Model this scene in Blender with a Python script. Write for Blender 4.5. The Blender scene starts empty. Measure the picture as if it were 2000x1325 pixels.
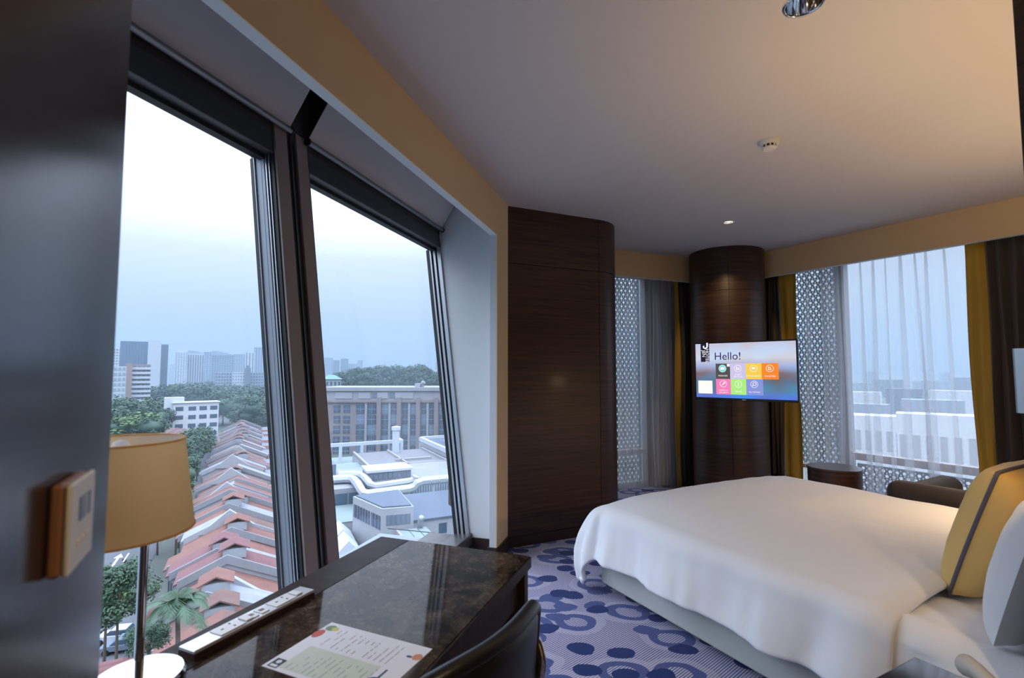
import bpy, bmesh, math, random
from mathutils import Vector, Matrix, noise
from mathutils.geometry import tessellate_polygon

SC = bpy.context.scene
COL = SC.collection
RAD = math.radians

# ------------------------------------------------------------------ camera
CAMZ = 1.35
FPX = 985.0
PITCH = math.atan(62.5 / FPX)
cam_d = bpy.data.cameras.new('camera')
cam_d.sensor_width = 36.0
cam_d.lens = FPX / 2000.0 * 36.0
cam_d.clip_start = 0.02
cam_d.clip_end = 9000
cam_d.dof.use_dof = True
cam_d.dof.focus_distance = 4.5
cam_d.dof.aperture_fstop = 4.6
cam = bpy.data.objects.new('camera', cam_d)
cam.location = (0, 0, CAMZ)
cam.rotation_euler = (math.pi / 2 + PITCH, 0, 0)
COL.objects.link(cam)
SC.camera = cam

# ------------------------------------------------------------------ world: overcast dusk sky
world = bpy.data.worlds.new('overcast_sky')
SC.world = world
world.use_nodes = True
nt = world.node_tree
nt.nodes.clear()
w_out = nt.nodes.new('ShaderNodeOutputWorld')
w_bg = nt.nodes.new('ShaderNodeBackground')
w_ramp = nt.nodes.new('ShaderNodeValToRGB')
w_sep = nt.nodes.new('ShaderNodeSeparateXYZ')
w_tc = nt.nodes.new('ShaderNodeTexCoord')
nt.links.new(w_tc.outputs['Generated'], w_sep.inputs[0])
nt.links.new(w_sep.outputs['Z'], w_ramp.inputs[0])
nt.links.new(w_ramp.outputs[0], w_bg.inputs[0])
nt.links.new(w_bg.outputs[0], w_out.inputs[0])
# overcast sky, upper part raised far above horizon brightness to light the room
els = w_ramp.color_ramp.elements
els[0].position = 0.0; els[0].color = (0.062, 0.088, 0.122, 1)
els[1].position = 1.0; els[1].color = (0.70, 0.80, 1.0, 1)
for p_, c_ in ((0.05, (0.076, 0.101, 0.134)), (0.12, (0.101, 0.123, 0.155)), (0.21, (0.135, 0.154, 0.190)), (0.33, (0.30, 0.34, 0.42)), (0.50, (0.46, 0.52, 0.64))):
    e = els.new(p_); e.color = (*c_, 1)
w_bg.inputs[1].default_value = 2.7

SC.view_settings.view_transform = 'Standard'
SC.view_settings.look = 'None'
SC.view_settings.exposure = 1.36
SC.view_settings.gamma = 1.0
SC.view_settings.use_curve_mapping = False
try:
    SC.cycles.use_denoising = True
    SC.cycles.transparent_max_bounces = 32
    SC.cycles.max_bounces = 10
    SC.cycles.diffuse_bounces = 5
    SC.cycles.volume_bounces = 3
    SC.cycles.sample_clamp_indirect = 6.0
except Exception:
    pass

# ------------------------------------------------------------------ measuring helpers (photo pixel -> point in the place)
def ray(u, v):
    x = (u - 1000) / FPX; y = -(v - 662.5) / FPX
    cp, sp = math.cos(PITCH), math.sin(PITCH)
    return Vector((x, cp - y * sp, sp + y * cp))
def on_z(u, v, z):
    d = ray(u, v); t = (z - CAMZ) / d.z
    return Vector((0, 0, CAMZ)) + d * t
def at_dist(u, v, dist):
    d = ray(u, v); t = dist / math.hypot(d.x, d.y)
    return Vector((0, 0, CAMZ)) + d * t
class Frame:
    def __init__(s, x, y, deg):
        s.o = Vector((x, y, 0)); s.rz = RAD(deg)
        s.ex = Vector((math.cos(s.rz), math.sin(s.rz), 0)); s.ey = Vector((-math.sin(s.rz), math.cos(s.rz), 0))
    def w(s, x, y, z=0.0):
        return s.o + s.ex * x + s.ey * y + Vector((0, 0, z))
    def loc(s, p):
        d = Vector((p[0], p[1], 0)) - s.o
        return d.dot(s.ex), d.dot(s.ey)
WF = Frame(-0.006, 3.937, 73.95)      # window wall: x along the wall, y outwards
BF = Frame(0.52, 3.25, 28.3)          # bed: x across from its near side, y towards the foot
LF = Frame(1.154, 5.391, 22.5)        # short back wall: x along, y outwards
RF = Frame(2.51, 5.925, -59.2)        # long back wall: x along, y outwards
DF = Frame(-0.475, 1.875, -20.2)      # desk
PF = Frame(-0.045, 3.922, 25.0)       # wood clad pier
GF = Frame(0, 0, 26.0)                # city blocks beyond the big window
CEIL = 2.658

# ------------------------------------------------------------------ mesh helpers
class MB:
    def __init__(s): s.v = []; s.f = []
    def add(s, vs, fs, M=None):
        n = len(s.v)
        for p in vs:
            p = Vector(p)
            s.v.append(M @ p if M is not None else p)
        for f in fs: s.f.append([i + n for i in f])
        return s
    def box(s, x0, x1, y0, y1, z0, z1, M=None):
        vs = [(x0,y0,z0),(x1,y0,z0),(x1,y1,z0),(x0,y1,z0),(x0,y0,z1),(x1,y0,z1),(x1,y1,z1),(x0,y1,z1)]
        return s.add(vs, [(0,3,2,1),(4,5,6,7),(0,1,5,4),(1,2,6,5),(2,3,7,6),(3,0,4,7)], M)
    def prism(s, poly, z0, z1, M=None):
        n = len(poly)
        a = sum(poly[i][0]*poly[(i+1)%n][1]-poly[(i+1)%n][0]*poly[i][1] for i in range(n))
        if a < 0: poly = poly[::-1]
        vs = [(p[0],p[1],z0) for p in poly] + [(p[0],p[1],z1) for p in poly]
        fs = [list(range(n))[::-1], list(range(n, 2*n))] + [(i,(i+1)%n,(i+1)%n+n,i+n) for i in range(n)]
        return s.add(vs, fs, M)
    def lathe(s, prof, n=32, c=(0,0,0), M=None, a0=0, a1=2*math.pi):
        full = abs(a1-a0-2*math.pi) < 1e-6
        m = n if full else n+1
        vs = []; fs = []
        for k in range(m):
            a = a0 + (a1-a0)*k/n
            for r, z in prof: vs.append((c[0]+r*math.cos(a), c[1]+r*math.sin(a), c[2]+z))
        L = len(prof)
        for k in range(n):
            k2 = (k+1) % m
            for i in range(L-1):
                fs.append((k*L+i, k2*L+i, k2*L+i+1, k*L+i+1))
        return s.add(vs, fs, M)
    def tube(s, path, r, n=8, M=None, cap=True):
        P = [Vector(p) for p in path]; vs = []; fs = []
        prev = None
        for i, p in enumerate(P):
            t = (P[min(i+1,len(P)-1)] - P[max(i-1,0)]).normalized()
            if prev is None:
                up = Vector((0,0,1)) if abs(t.z) < 0.9 else Vector((1,0,0))
                x = t.cross(up).normalized()
            else:
                x = (prev - t*prev.dot(t)).normalized()
            prev = x
            y = t.cross(x)
            rr = r[i] if isinstance(r, (list, tuple)) else r
            for k in range(n):
                a = 2*math.pi*k/n
                vs.append(p + x*math.cos(a)*rr + y*math.sin(a)*rr)
        for i in range(len(P)-1):
            for k in range(n):
                k2 = (k+1) % n
                fs.append((i*n+k, i*n+k2, (i+1)*n+k2, (i+1)*n+k))
        if cap:
            fs.append(list(range(n))[::-1]); fs.append([(len(P)-1)*n+k for k in range(n)])
        return s.add(vs, fs, M)
    def grid(s, fn, nu, nv, M=None, closed_u=False):
        vs = [fn(i/(nu if closed_u else nu-1), j/(nv-1)) for j in range(nv) for i in range(nu)]
        fs = []
        for j in range(nv-1):
            for i in range(nu if closed_u else nu-1):
                i2 = (i+1) % nu
                fs.append((j*nu+i, j*nu+i2, (j+1)*nu+i2, (j+1)*nu+i))
        return s.add(vs, fs, M)
    def mesh(s, name, mat=None, smooth=False, fix=True):
        me = bpy.data.meshes.new(name)
        me.from_pydata([tuple(p) for p in s.v], [], s.f)
        if fix:
            bm = bmesh.new(); bm.from_mesh(me)
            bmesh.ops.recalc_face_normals(bm, faces=bm.faces)
            bm.to_mesh(me); bm.free()
        if smooth:
            me.polygons.foreach_set('use_smooth', [True]*len(me.polygons))
        if mat is not None: me.materials.append(mat)
        return me
    def build(s, name, mat=None, parent=None, smooth=False, bevel=0, seg=2, auto=None, fix=True):
        o = bpy.data.objects.new(name, s.mesh(name, mat, smooth or auto is not None or bevel > 0, fix))
        COL.objects.link(o)
        if parent is not None: o.parent = parent
        if bevel > 0:
            b = o.modifiers.new('bevel', 'BEVEL'); b.width = bevel; b.segments = seg
            b.limit_method = 'ANGLE'; b.angle_limit = RAD(35); b.harden_normals = True
        elif auto is not None:
            o.data.set_sharp_from_angle(angle=RAD(auto))
        return o
def place(me, name, parent=None, loc=(0,0,0), rot=(0,0,0), scale=(1,1,1)):
    o = bpy.data.objects.new(name, me); COL.objects.link(o)
    o.location = loc; o.rotation_euler = rot; o.scale = scale
    if parent is not None: o.parent = parent
    return o
def tag(o, label=None, cat=None, group=None, kind=None):
    if label: o['label'] = label
    if cat: o['category'] = cat
    if group: o['group'] = group
    if kind: o['kind'] = kind
    return o
def empty(name, loc=(0,0,0), rotz=0.0, rotx=0.0):
    o = bpy.data.objects.new(name, None); COL.objects.link(o)
    o.empty_display_size = 0.1
    o.location = loc; o.rotation_euler = (rotx, 0, rotz)
    return o
def thing(name, label, cat, loc=(0,0,0), rotz=0.0, group=None):
    return tag(empty(name, loc, rotz), label, cat, group)
def struct(name, loc=(0,0,0), rotz=0.0, label=None):
    return tag(empty(name, loc, rotz), label, None, None, 'structure')
def in_frame(fr, x=0, y=0, z=0): return fr.w(x, y, z)
def copy_tree(o, parent=None):
    c = o.copy(); COL.objects.link(c); c.parent = parent
    for ch in o.children: copy_tree(ch, c)
    return c
def text_mesh(body, size, align='CENTER'):
    cu = bpy.data.curves.new('lettering', 'FONT'); cu.body = body; cu.size = size; cu.align_x = align; cu.align_y = 'CENTER'
    cu.resolution_u = 3
    t = bpy.data.objects.new('lettering', cu)
    COL.objects.link(t)
    bpy.context.view_layer.update()
    me = bpy.data.meshes.new_from_object(t.evaluated_get(bpy.context.evaluated_depsgraph_get()))
    bpy.data.objects.remove(t)
    return me

# ------------------------------------------------------------------ materials
def newmat(name):
    m = bpy.data.materials.new(name); m.use_nodes = True
    n = m.node_tree.nodes; b = n['Principled BSDF']
    return m, m.node_tree, b
def mat(name, col, rough=0.6, metal=0.0, spec=0.5, bump=0.0, bscale=200.0, vary=0.0, vscale=3.0, coat=0.0, sheen=0.0, stretch=(1,1,1)):
    m, t, b = newmat(name)
    b.inputs['Base Color'].default_value = (*col, 1)
    b.inputs['Roughness'].default_value = rough
    b.inputs['Metallic'].default_value = metal
    b.inputs['Specular IOR Level'].default_value = spec
    b.inputs['Coat Weight'].default_value = coat
    b.inputs['Coat Roughness'].default_value = 0.08
    b.inputs['Sheen Weight'].default_value = sheen
    if bump or vary:
        tc = t.nodes.new('ShaderNodeTexCoord'); mp = t.nodes.new('ShaderNodeMapping')
        mp.inputs['Scale'].default_value = stretch
        t.links.new(tc.outputs['Object'], mp.inputs[0])
    if vary:
        nz = t.nodes.new('ShaderNodeTexNoise'); nz.inputs['Scale'].default_value = vscale; nz.inputs['Detail'].default_value = 5
        t.links.new(mp.outputs[0], nz.inputs[0])
        mx = t.nodes.new('ShaderNodeMix'); mx.data_type = 'RGBA'
        mx.inputs['A'].default_value = (*[c*(1-vary) for c in col], 1); mx.inputs['B'].default_value = (*[min(1, c*(1+vary)) for c in col], 1)
        t.links.new(nz.outputs[0], mx.inputs[0]); t.links.new(mx.outputs['Result'], b.inputs['Base Color'])
    if bump:
        nz = t.nodes.new('ShaderNodeTexNoise'); nz.inputs['Scale'].default_value = bscale; nz.inputs['Detail'].default_value = 3
        t.links.new(mp.outputs[0], nz.inputs[0])
        bp = t.nodes.new('ShaderNodeBump'); bp.inputs['Strength'].default_value = bump; bp.inputs['Distance'].default_value = 0.01
        t.links.new(nz.outputs[0], bp.inputs['Height']); t.links.new(bp.outputs[0], b.inputs['Normal'])
    return m
def emit(name, col, s=1.0):
    m, t, b = newmat(name); t.nodes.remove(b)
    e = t.nodes.new('ShaderNodeEmission'); e.inputs[0].default_value = (*col, 1); e.inputs[1].default_value = s
    t.links.new(e.outputs[0], t.nodes['Material Output'].inputs[0]); return m
def srgb(r, g, b):
    f = lambda c: (c/255/12.92) if c/255 <= 0.04045 else ((c/255+0.055)/1.055)**2.4
    return (f(r), f(g), f(b))
def wood(name, c0, c1, rough, scale=(1.2, 1.2, 38), coat=0.3, spec=0.5):
    m, t, b = newmat(name)
    tc = t.nodes.new('ShaderNodeTexCoord'); mp = t.nodes.new('ShaderNodeMapping'); mp.inputs['Scale'].default_value = scale
    nz = t.nodes.new('ShaderNodeTexNoise'); nz.inputs['Scale'].default_value = 1.6; nz.inputs['Detail'].default_value = 8; nz.inputs['Distortion'].default_value = 0.4
    rp = t.nodes.new('ShaderNodeValToRGB')
    rp.color_ramp.elements[0].position = 0.30; rp.color_ramp.elements[0].color = (*c0, 1)
    rp.color_ramp.elements[1].position = 0.72; rp.color_ramp.elements[1].color = (*c1, 1)
    t.links.new(tc.outputs['Object'], mp.inputs[0]); t.links.new(mp.outputs[0], nz.inputs[0]); t.links.new(nz.outputs[0], rp.inputs[0])
    t.links.new(rp.outputs[0], b.inputs['Base Color'])
    b.inputs['Roughness'].default_value = rough; b.inputs['Specular IOR Level'].default_value = spec; b.inputs['Coat Weight'].default_value = coat; b.inputs['Coat Roughness'].default_value = 0.15
    bp = t.nodes.new('ShaderNodeBump'); bp.inputs['Strength'].default_value = 0.06; bp.inputs['Distance'].default_value = 0.004
    t.links.new(nz.outputs[0], bp.inputs['Height']); t.links.new(bp.outputs[0], b.inputs['Normal'])
    return m
def thin_glass(name, tint=(0.97, 0.985, 0.99), ior=1.45):
    m, t, b = newmat(name); t.nodes.remove(b)
    tr = t.nodes.new('ShaderNodeBsdfTransparent'); tr.inputs[0].default_value = (*tint, 1)
    gl = t.nodes.new('ShaderNodeBsdfGlossy'); gl.inputs['Roughness'].default_value = 0.02
    lw = t.nodes.new('ShaderNodeLayerWeight'); lw.inputs[0].default_value = 0.5
    p5 = t.nodes.new('ShaderNodeMath'); p5.operation = 'POWER'; p5.inputs[1].default_value = 5.0
    ma = t.nodes.new('ShaderNodeMath'); ma.operation = 'MULTIPLY_ADD'; ma.inputs[1].default_value = 0.48; ma.inputs[2].default_value = 0.02
    mx = t.nodes.new('ShaderNodeMixShader')
    t.links.new(lw.outputs['Facing'], p5.inputs[0]); t.links.new(p5.outputs[0], ma.inputs[0])
    t.links.new(ma.outputs[0], mx.inputs[0]); t.links.new(tr.outputs[0], mx.inputs[1]); t.links.new(gl.outputs[0], mx.inputs[2])
    t.links.new(mx.outputs[0], t.nodes['Material Output'].inputs[0]); return m
def sheer_mat(name, col, density):
    m, t, b = newmat(name); t.nodes.remove(b)
    tr = t.nodes.new('ShaderNodeBsdfTransparent')
    tl = t.nodes.new('ShaderNodeBsdfTranslucent'); tl.inputs[0].default_value = (*col, 1)
    df = t.nodes.new('ShaderNodeBsdfDiffuse'); df.inputs[0].default_value = (*col, 1)
    m1 = t.nodes.new('ShaderNodeMixShader'); m1.inputs[0].default_value = 0.5
    m2 = t.nodes.new('ShaderNodeMixShader'); m2.inputs[0].default_value = density
    t.links.new(tl.outputs[0], m1.inputs[1]); t.links.new(df.outputs[0], m1.inputs[2])
    t.links.new(tr.outputs[0], m2.inputs[1]); t.links.new(m1.outputs[0], m2.inputs[2])
    t.links.new(m2.outputs[0], t.nodes['Material Output'].inputs[0]); return m

M = {}
M['ceiling'] = mat('ceiling_paint', (0.60, 0.575, 0.59), 0.85, bump=0.03, bscale=300)
M['white_paint'] = mat('white_paint', (0.66, 0.67, 0.67), 0.8, bump=0.03, bscale=300)
M['beige'] = mat('beige_wallpaper', (0.80, 0.58, 0.32), 0.8, bump=0.10, bscale=500)
M['wood'] = wood('dark_veneer', (0.024, 0.010, 0.007), (0.080, 0.034, 0.018), 0.42, coat=0.08)
M['desk_wood'] = wood('desk_veneer', (0.020, 0.012, 0.011), (0.042, 0.026, 0.022), 0.45, (1.5, 26, 26), 0.0, 0.08)
M['panel'] = wood('lacquered_panel', (0.030, 0.020, 0.018), (0.036, 0.022, 0.020), 0.20, (3, 3, 0.8), 0.0, 0.24)
M['skirting'] = mat('skirting_wood', (0.035, 0.017, 0.012), 0.4)
M['frame'] = mat('window_metal', (0.13, 0.12, 0.125), 0.38, 0.75)
M['frame_dark'] = mat('window_gasket', (0.012, 0.012, 0.014), 0.5)
M['frame_light'] = mat('window_alu', (0.50, 0.52, 0.55), 0.28, 0.9)
M['frame_mid'] = mat('window_satin', (0.33, 0.36, 0.40), 0.45, 0.4)
M['glass'] = thin_glass('window_glass')
M['blind'] = mat('blind_fabric', (0.60, 0.53, 0.52), 0.9, bump=0.08, bscale=900)
M['bar'] = mat('blind_bar', (0.30, 0.30, 0.32), 0.3, 0.8)
M['pocket'] = mat('pocket_board', (0.05, 0.045, 0.045), 0.9)
M['sheer'] = sheer_mat('sheer_voile', (0.80, 0.82, 0.86), 0.30)
M['brown_drape'] = mat('brown_drape', (0.070, 0.052, 0.044), 0.7, bump=0.1, bscale=400, sheen=0.3)
M['gold_drape'] = mat('gold_silk', (0.60, 0.36, 0.030), 0.42, bump=0.12, bscale=90, sheen=0.2, stretch=(1, 1, 0.3))
M['chrome'] = mat('chrome', (0.78, 0.78, 0.80), 0.08, 1.0)
M['steel'] = mat('brushed_steel', (0.55, 0.55, 0.56), 0.28, 1.0)
M['black'] = mat('black_plastic', (0.008, 0.008, 0.009), 0.35)
M['leather'] = mat('black_leather', (0.010, 0.010, 0.011), 0.36, bump=0.06, bscale=260)
M['linen'] = mat('white_cotton', (0.87, 0.87, 0.88), 0.9, bump=0.05, bscale=700, sheen=0.1)
M['bed_base'] = mat('grey_leatherette', (0.52, 0.54, 0.50), 0.5, bump=0.05, bscale=300)
M['yellow'] = mat('yellow_cotton', (0.78, 0.52, 0.17), 0.75, bump=0.06, bscale=500, sheen=0.2)
M['piping'] = mat('grey_piping', (0.10, 0.095, 0.12), 0.7)
M['sofa'] = mat('brown_weave', (0.030, 0.023, 0.020), 0.85, bump=0.35, bscale=420, sheen=0.15)
M['plastic_white'] = mat('white_plastic', (0.72, 0.71, 0.69), 0.4)
M['phone'] = mat('beige_plastic', (0.62, 0.57, 0.49), 0.38)
M['shade'] = None
def shade_mat(name='lamp_shade_fabric', c1=(0.86, 0.60, 0.30, 1), c2=(0.86, 0.63, 0.34, 1)):
    m, t, b = newmat(name); t.nodes.remove(b)
    tl = t.nodes.new('ShaderNodeBsdfTranslucent'); tl.inputs[0].default_value = c1
    df = t.nodes.new('ShaderNodeBsdfDiffuse'); df.inputs[0].default_value = c2
    mx = t.nodes.new('ShaderNodeMixShader'); mx.inputs[0].default_value = 0.5
    t.links.new(tl.outputs[0], mx.inputs[1]); t.links.new(df.outputs[0], mx.inputs[2])
    t.links.new(mx.outputs[0], t.nodes['Material Output'].inputs[0]); return m
M['shade'] = shade_mat()
M['shade_lining'] = shade_mat('shade_lining', (0.92, 0.92, 0.93, 1), (0.92, 0.92, 0.93, 1))

def marble_mat():
    m, t, b = newmat('brown_marble')
    tc = t.nodes.new('ShaderNodeTexCoord')
    mp = t.nodes.new('ShaderNodeMapping'); mp.inputs['Scale'].default_value = (1, 1, 1); mp.inputs['Rotation'].default_value = (0, 0, 0.6)
    n1 = t.nodes.new('ShaderNodeTexNoise'); n1.inputs['Scale'].default_value = 9; n1.inputs['Detail'].default_value = 10; n1.inputs['Distortion'].default_value = 1.2
    n2 = t.nodes.new('ShaderNodeTexNoise'); n2.inputs['Scale'].default_value = 38; n2.inputs['Detail'].default_value = 6; n2.inputs['Distortion'].default_value = 2.0
    r1 = t.nodes.new('ShaderNodeValToRGB')
    r1.color_ramp.elements[0].position = 0.33; r1.color_ramp.elements[0].color = (0.020, 0.013, 0.010, 1)
    r1.color_ramp.elements[1].position = 0.75; r1.color_ramp.elements[1].color = (0.16, 0.11, 0.075, 1)
    r2 = t.nodes.new('ShaderNodeValToRGB')
    r2.color_ramp.elements[0].position = 0.5; r2.color_ramp.elements[0].color = (0.35, 0.35, 0.35, 1)
    r2.color_ramp.elements[1].position = 0.66; r2.color_ramp.elements[1].color = (1, 1, 1, 1)
    mx = t.nodes.new('ShaderNodeMix'); mx.data_type = 'RGBA'; mx.blend_type = 'MULTIPLY'; mx.inputs[0].default_value = 0.8
    t.links.new(tc.outputs['Object'], mp.inputs[0])
    for n in (n1, n2): t.links.new(mp.outputs[0], n.inputs[0])
    t.links.new(n1.outputs[0], r1.inputs[0]); t.links.new(n2.outputs[0], r2.inputs[0])
    t.links.new(r1.outputs[0], mx.inputs['A']); t.links.new(r2.outputs[0], mx.inputs['B'])
    t.links.new(mx.outputs['Result'], b.inputs['Base Color'])
    b.inputs['Roughness'].default_value = 0.06; b.inputs['Specular IOR Level'].default_value = 0.10
    return m
M['marble'] = marble_mat()

def carpet_mat():
    m, t, b = newmat('pebble_carpet'); N = t.nodes; L = t.links
    tc = N.new('ShaderNodeTexCoord')
    mp = N.new('ShaderNodeMapping'); mp.inputs['Scale'].default_value = (1.0, 1.35, 1.0); mp.inputs['Rotation'].default_value = (0, 0, 0.2)
    L.new(tc.outputs['Object'], mp.inputs[0])
    wn = N.new('ShaderNodeTexNoise'); wn.inputs['Scale'].default_value = 5.0; wn.inputs['Detail'].default_value = 1
    L.new(mp.outputs[0], wn.inputs[0])
    ws = N.new('ShaderNodeVectorMath'); ws.operation = 'SCALE'; ws.inputs['Scale'].default_value = 0.07
    wa = N.new('ShaderNodeVectorMath'); wa.operation = 'ADD'
    L.new(wn.outputs['Color'], ws.inputs[0]); L.new(mp.outputs[0], wa.inputs[0]); L.new(ws.outputs[0], wa.inputs[1])
    def math_(op, a, bb, clamp=False):
        n = N.new('ShaderNodeMath'); n.operation = op; n.use_clamp = clamp
        for i, q in enumerate((a, bb)):
            if q is None: continue
            if isinstance(q, (int, float)): n.inputs[i].default_value = q
            else: L.new(q, n.inputs[i])
        return n.outputs[0]
    def voro(scale, rnd=0.8):
        v = N.new('ShaderNodeTexVoronoi'); v.voronoi_dimensions = '2D'; v.inputs['Scale'].default_value = scale; v.inputs['Randomness'].default_value = rnd
        L.new(wa.outputs[0], v.inputs['Vector']); return v
    def mix(f, a, bb):
        n = N.new('ShaderNodeMix'); n.data_type = 'RGBA'
        if isinstance(f, (int, float)): n.inputs[0].default_value = f
        else: L.new(f, n.inputs[0])
        for k, q in (('A', a), ('B', bb)):
            if isinstance(q, tuple): n.inputs[k].default_value = (*q, 1)
            else: L.new(q, n.inputs[k])
        return n.outputs['Result']
    light = srgb(190, 184, 198); mid = srgb(82, 90, 142); navy = srgb(14, 36, 92); slate = srgb(58, 72, 124)
    # fine diagonal ribs
    wv = N.new('ShaderNodeTexWave'); wv.inputs['Scale'].default_value = 26; wv.inputs['Distortion'].default_value = 0.0
    mw = N.new('ShaderNodeMapping'); mw.inputs['Rotation'].default_value = (0, 0, 0.85)
    L.new(tc.outputs['Object'], mw.inputs[0]); L.new(mw.outputs[0], wv.inputs[0])
    rib = math_('GREATER_THAN', wv.outputs['Fac'], 0.52)
    base = mix(rib, light, mid)
    # big pebbles with rings
    big = voro(2.5, 0.75)
    d = big.outputs['Distance']
    def band(lo, hi): return math_('MULTIPLY', math_('GREATER_THAN', d, lo), math_('LESS_THAN', d, hi))
    darkdisc = mix(rib, mid, slate)
    bright = mix(rib, light, srgb(132, 134, 168))
    col = mix(band(0.30, 0.43), base, bright)
    col = mix(band(0.17, 0.30), col, darkdisc)
    col = mix(math_('LESS_THAN', d, 0.17), col, base)
    # medium slate pebbles
    med = voro(4.3, 1.0)
    sep = N.new('ShaderNodeSeparateColor'); L.new(med.outputs['Color'], sep.inputs[0])
    mm = math_('MULTIPLY', math_('LESS_THAN', med.outputs['Distance'], 0.30), math_('GREATER_THAN', sep.outputs[0], 0.55))
    col = mix(mm, col, mix(rib, slate, mid))
    # navy pebbles
    sm = voro(4.0, 0.85)
    mp2 = N.new('ShaderNodeVectorMath'); mp2.operation = 'ADD'; mp2.inputs[1].default_value = (3.7, 1.9, 0)
    L.new(wa.outputs[0], mp2.inputs[0]); L.new(mp2.outputs[0], sm.inputs['Vector'])
    sep2 = N.new('ShaderNodeSeparateColor'); L.new(sm.outputs['Color'], sep2.inputs[0])
    sm_m = math_('MULTIPLY', math_('LESS_THAN', sm.outputs['Distance'], 0.26), math_('GREATER_THAN', sep2.outputs[1], 0.35))
    col = mix(sm_m, col, mix(rib, navy, srgb(20, 44, 104)))
    L.new(col, b.inputs['Base Color'])
    b.inputs['Roughness'].default_value = 0.95; b.inputs['Specular IOR Level'].default_value = 0.15
    b.inputs['Sheen Weight'].default_value = 0.15
    bp = N.new('ShaderNodeBump'); bp.inputs['Strength'].default_value = 0.25; bp.inputs['Distance'].default_value = 0.003
    nz = N.new('ShaderNodeTexNoise'); nz.inputs['Scale'].default_value = 350; L.new(tc.outputs['Object'], nz.inputs[0])
    L.new(nz.outputs[0], bp.inputs['Height']); L.new(bp.outputs[0], b.inputs['Normal'])
    return m
M['carpet'] = carpet_mat()

# ================================================================== ROOM SHELL
def xy(p): return (p.x, p.y)
def isect(f1, y1, f2, y2):
    a = f1.w(0, y1); b = f2.w(0, y2); d1, d2 = f1.ex, f2.ex
    den = d1.x*d2.y - d1.y*d2.x
    t = ((b.x-a.x)*d2.y - (b.y-a.y)*d2.x) / den
    return a + d1*t
corner = isect(LF, 0.46, RF, 0.46)
lb_x = LF.loc(corner)[0]                      # x of the corner on the short back wall
outline = [xy(WF.w(-6.6, 0.30)), xy(WF.w(0.05, 0.30)), xy(LF.w(-1.0, 0.46)), xy(corner), xy(RF.w(4.4, 0.46)), xy(BF.w(3.9, -5.0)), xy(BF.w(-3.2, -5.0))]
fl = MB().prism(outline, -0.12, 0.0).build('floor', M['carpet']); tag(fl, 'blue and lilac pebble patterned carpet', None, None, 'structure')

# ceiling with round cut-outs for the two recessed downlights
DL1 = (1.042, 1.722); DL2 = (1.906, 4.364); DL3 = xy(BF.w(-1.2, -3.3))
holes = [(DL1, 0.060), (DL2, 0.040), (DL3, 0.060)]
c_out = [xy(WF.w(-6.6, 0.05)), xy(WF.w(0.05, 0.05)), xy(LF.w(-1.0, 0.50)), xy(corner), xy(RF.w(4.4, 0.50)), xy(BF.w(3.9, -5.0)), xy(BF.w(-3.2, -5.0))]
loops = [[Vector((x, y, 0)) for x, y in c_out]]
for (hx, hy), r in holes:
    loops.append([Vector((hx + r*math.cos(a*math.pi/16), hy + r*math.sin(a*math.pi/16), 0)) for a in range(32)])
flat = [p for l in loops for p in l]
mb = MB(); mb.add([(p.x, p.y, CEIL) for p in flat], [t for t in tessellate_polygon(loops)])
ce = mb.build('ceiling', M['ceiling']); tag(ce, 'flat painted ceiling', None, None, 'structure')
for p in ce.data.polygons:
    pass
slab = MB().prism(c_out, CEIL + 0.16, CEIL + 0.3).build('ceiling_slab', M['pocket'], ce)

# --- window wall (left): fascia, jamb fin, reveal, pocket and low sill
wl = struct('wall_left', WF.w(0, 0), WF.rz, 'beige fascia and white reveal framing the leaning windows')
MB().box(-6.6, -0.30, 0.026, 0.075, 2.352, 2.80).build('fascia', M['white_paint'], wl)
MB().box(-6.6, -0.30, 0.020, 0.026, 2.352, CEIL).build('fascia_wallpaper', M['beige'], wl)
MB().box(-0.30, 0.02, 0.026, 0.075, 0.0, 2.80).build('jamb_fin', M['white_paint'], wl)
MB().box(-0.30, -0.025, 0.020, 0.026, 0.0, CEIL).build('jamb_wallpaper', M['beige'], wl)
rvp = [(0.075, -0.1), (0.375, -0.1), (0.273+0.1177*2.5+0.12, 2.5), (0.68, 3.15), (0.075, 3.15)]
MB().add([(-0.13, y, z) for y, z in rvp] + [(0.05, y, z) for y, z in rvp], [(0,1,2,3,4), (9,8,7,6,5)] + [(i, i+5, (i+1) % 5 + 5, (i+1) % 5) for i in range(5)]).build('reveal', M['white_paint'], wl)
MB().box(-6.6, 0.05, 0.56, 0.68, 2.42, 3.15).build('header', M['pocket'], wl)
MB().box(-6.6, 0.05, 0.0, 0.68, 3.10, 3.16).build('pocket_lid', M['pocket'], wl)
MB().box(-6.6, -0.13, 0.06, 0.08, 2.80, 3.12).build('pocket_back', M['pocket'], wl)
MB().box(-6.6, -0.13, 0.28, 0.62, -0.5, 0.105).build('window_ledge', M['frame'], wl)
MB().box(-6.6, -0.13, 0.40, 1.05, -0.6, 0.06).build('outer_ledge', mat('ledge_metal', (0.26, 0.30, 0.36), 0.35, 0.6), wl)
for s in range(-6, 1):
    MB().box(s*0.9-0.01, s*0.9+0.0, 0.63, 1.05, 0.06, 0.064).build('ledge_seam', M['frame_dark'], wl)
tb = struct('baseboard_left', WF.w(0, 0), WF.rz, 'dark wood skirting along the window wall')
MB().box(-0.312, -0.03, 0.006, 0.020, 0, 0.10).build('skirting', M['skirting'], tb)
MB().box(-0.312, -0.298, 0.006, 0.085, 0, 0.10).build('skirting', M['skirting'], tb)
MB().box(-0.142, -0.128, 0.075, 0.28, 0, 0.10).build('skirting', M['skirting'], tb)
MB().box(-6.6, -0.142, 0.24, 0.28, 0, 0.05).build('ledge_step', M['frame_dark'], tb)

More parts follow.
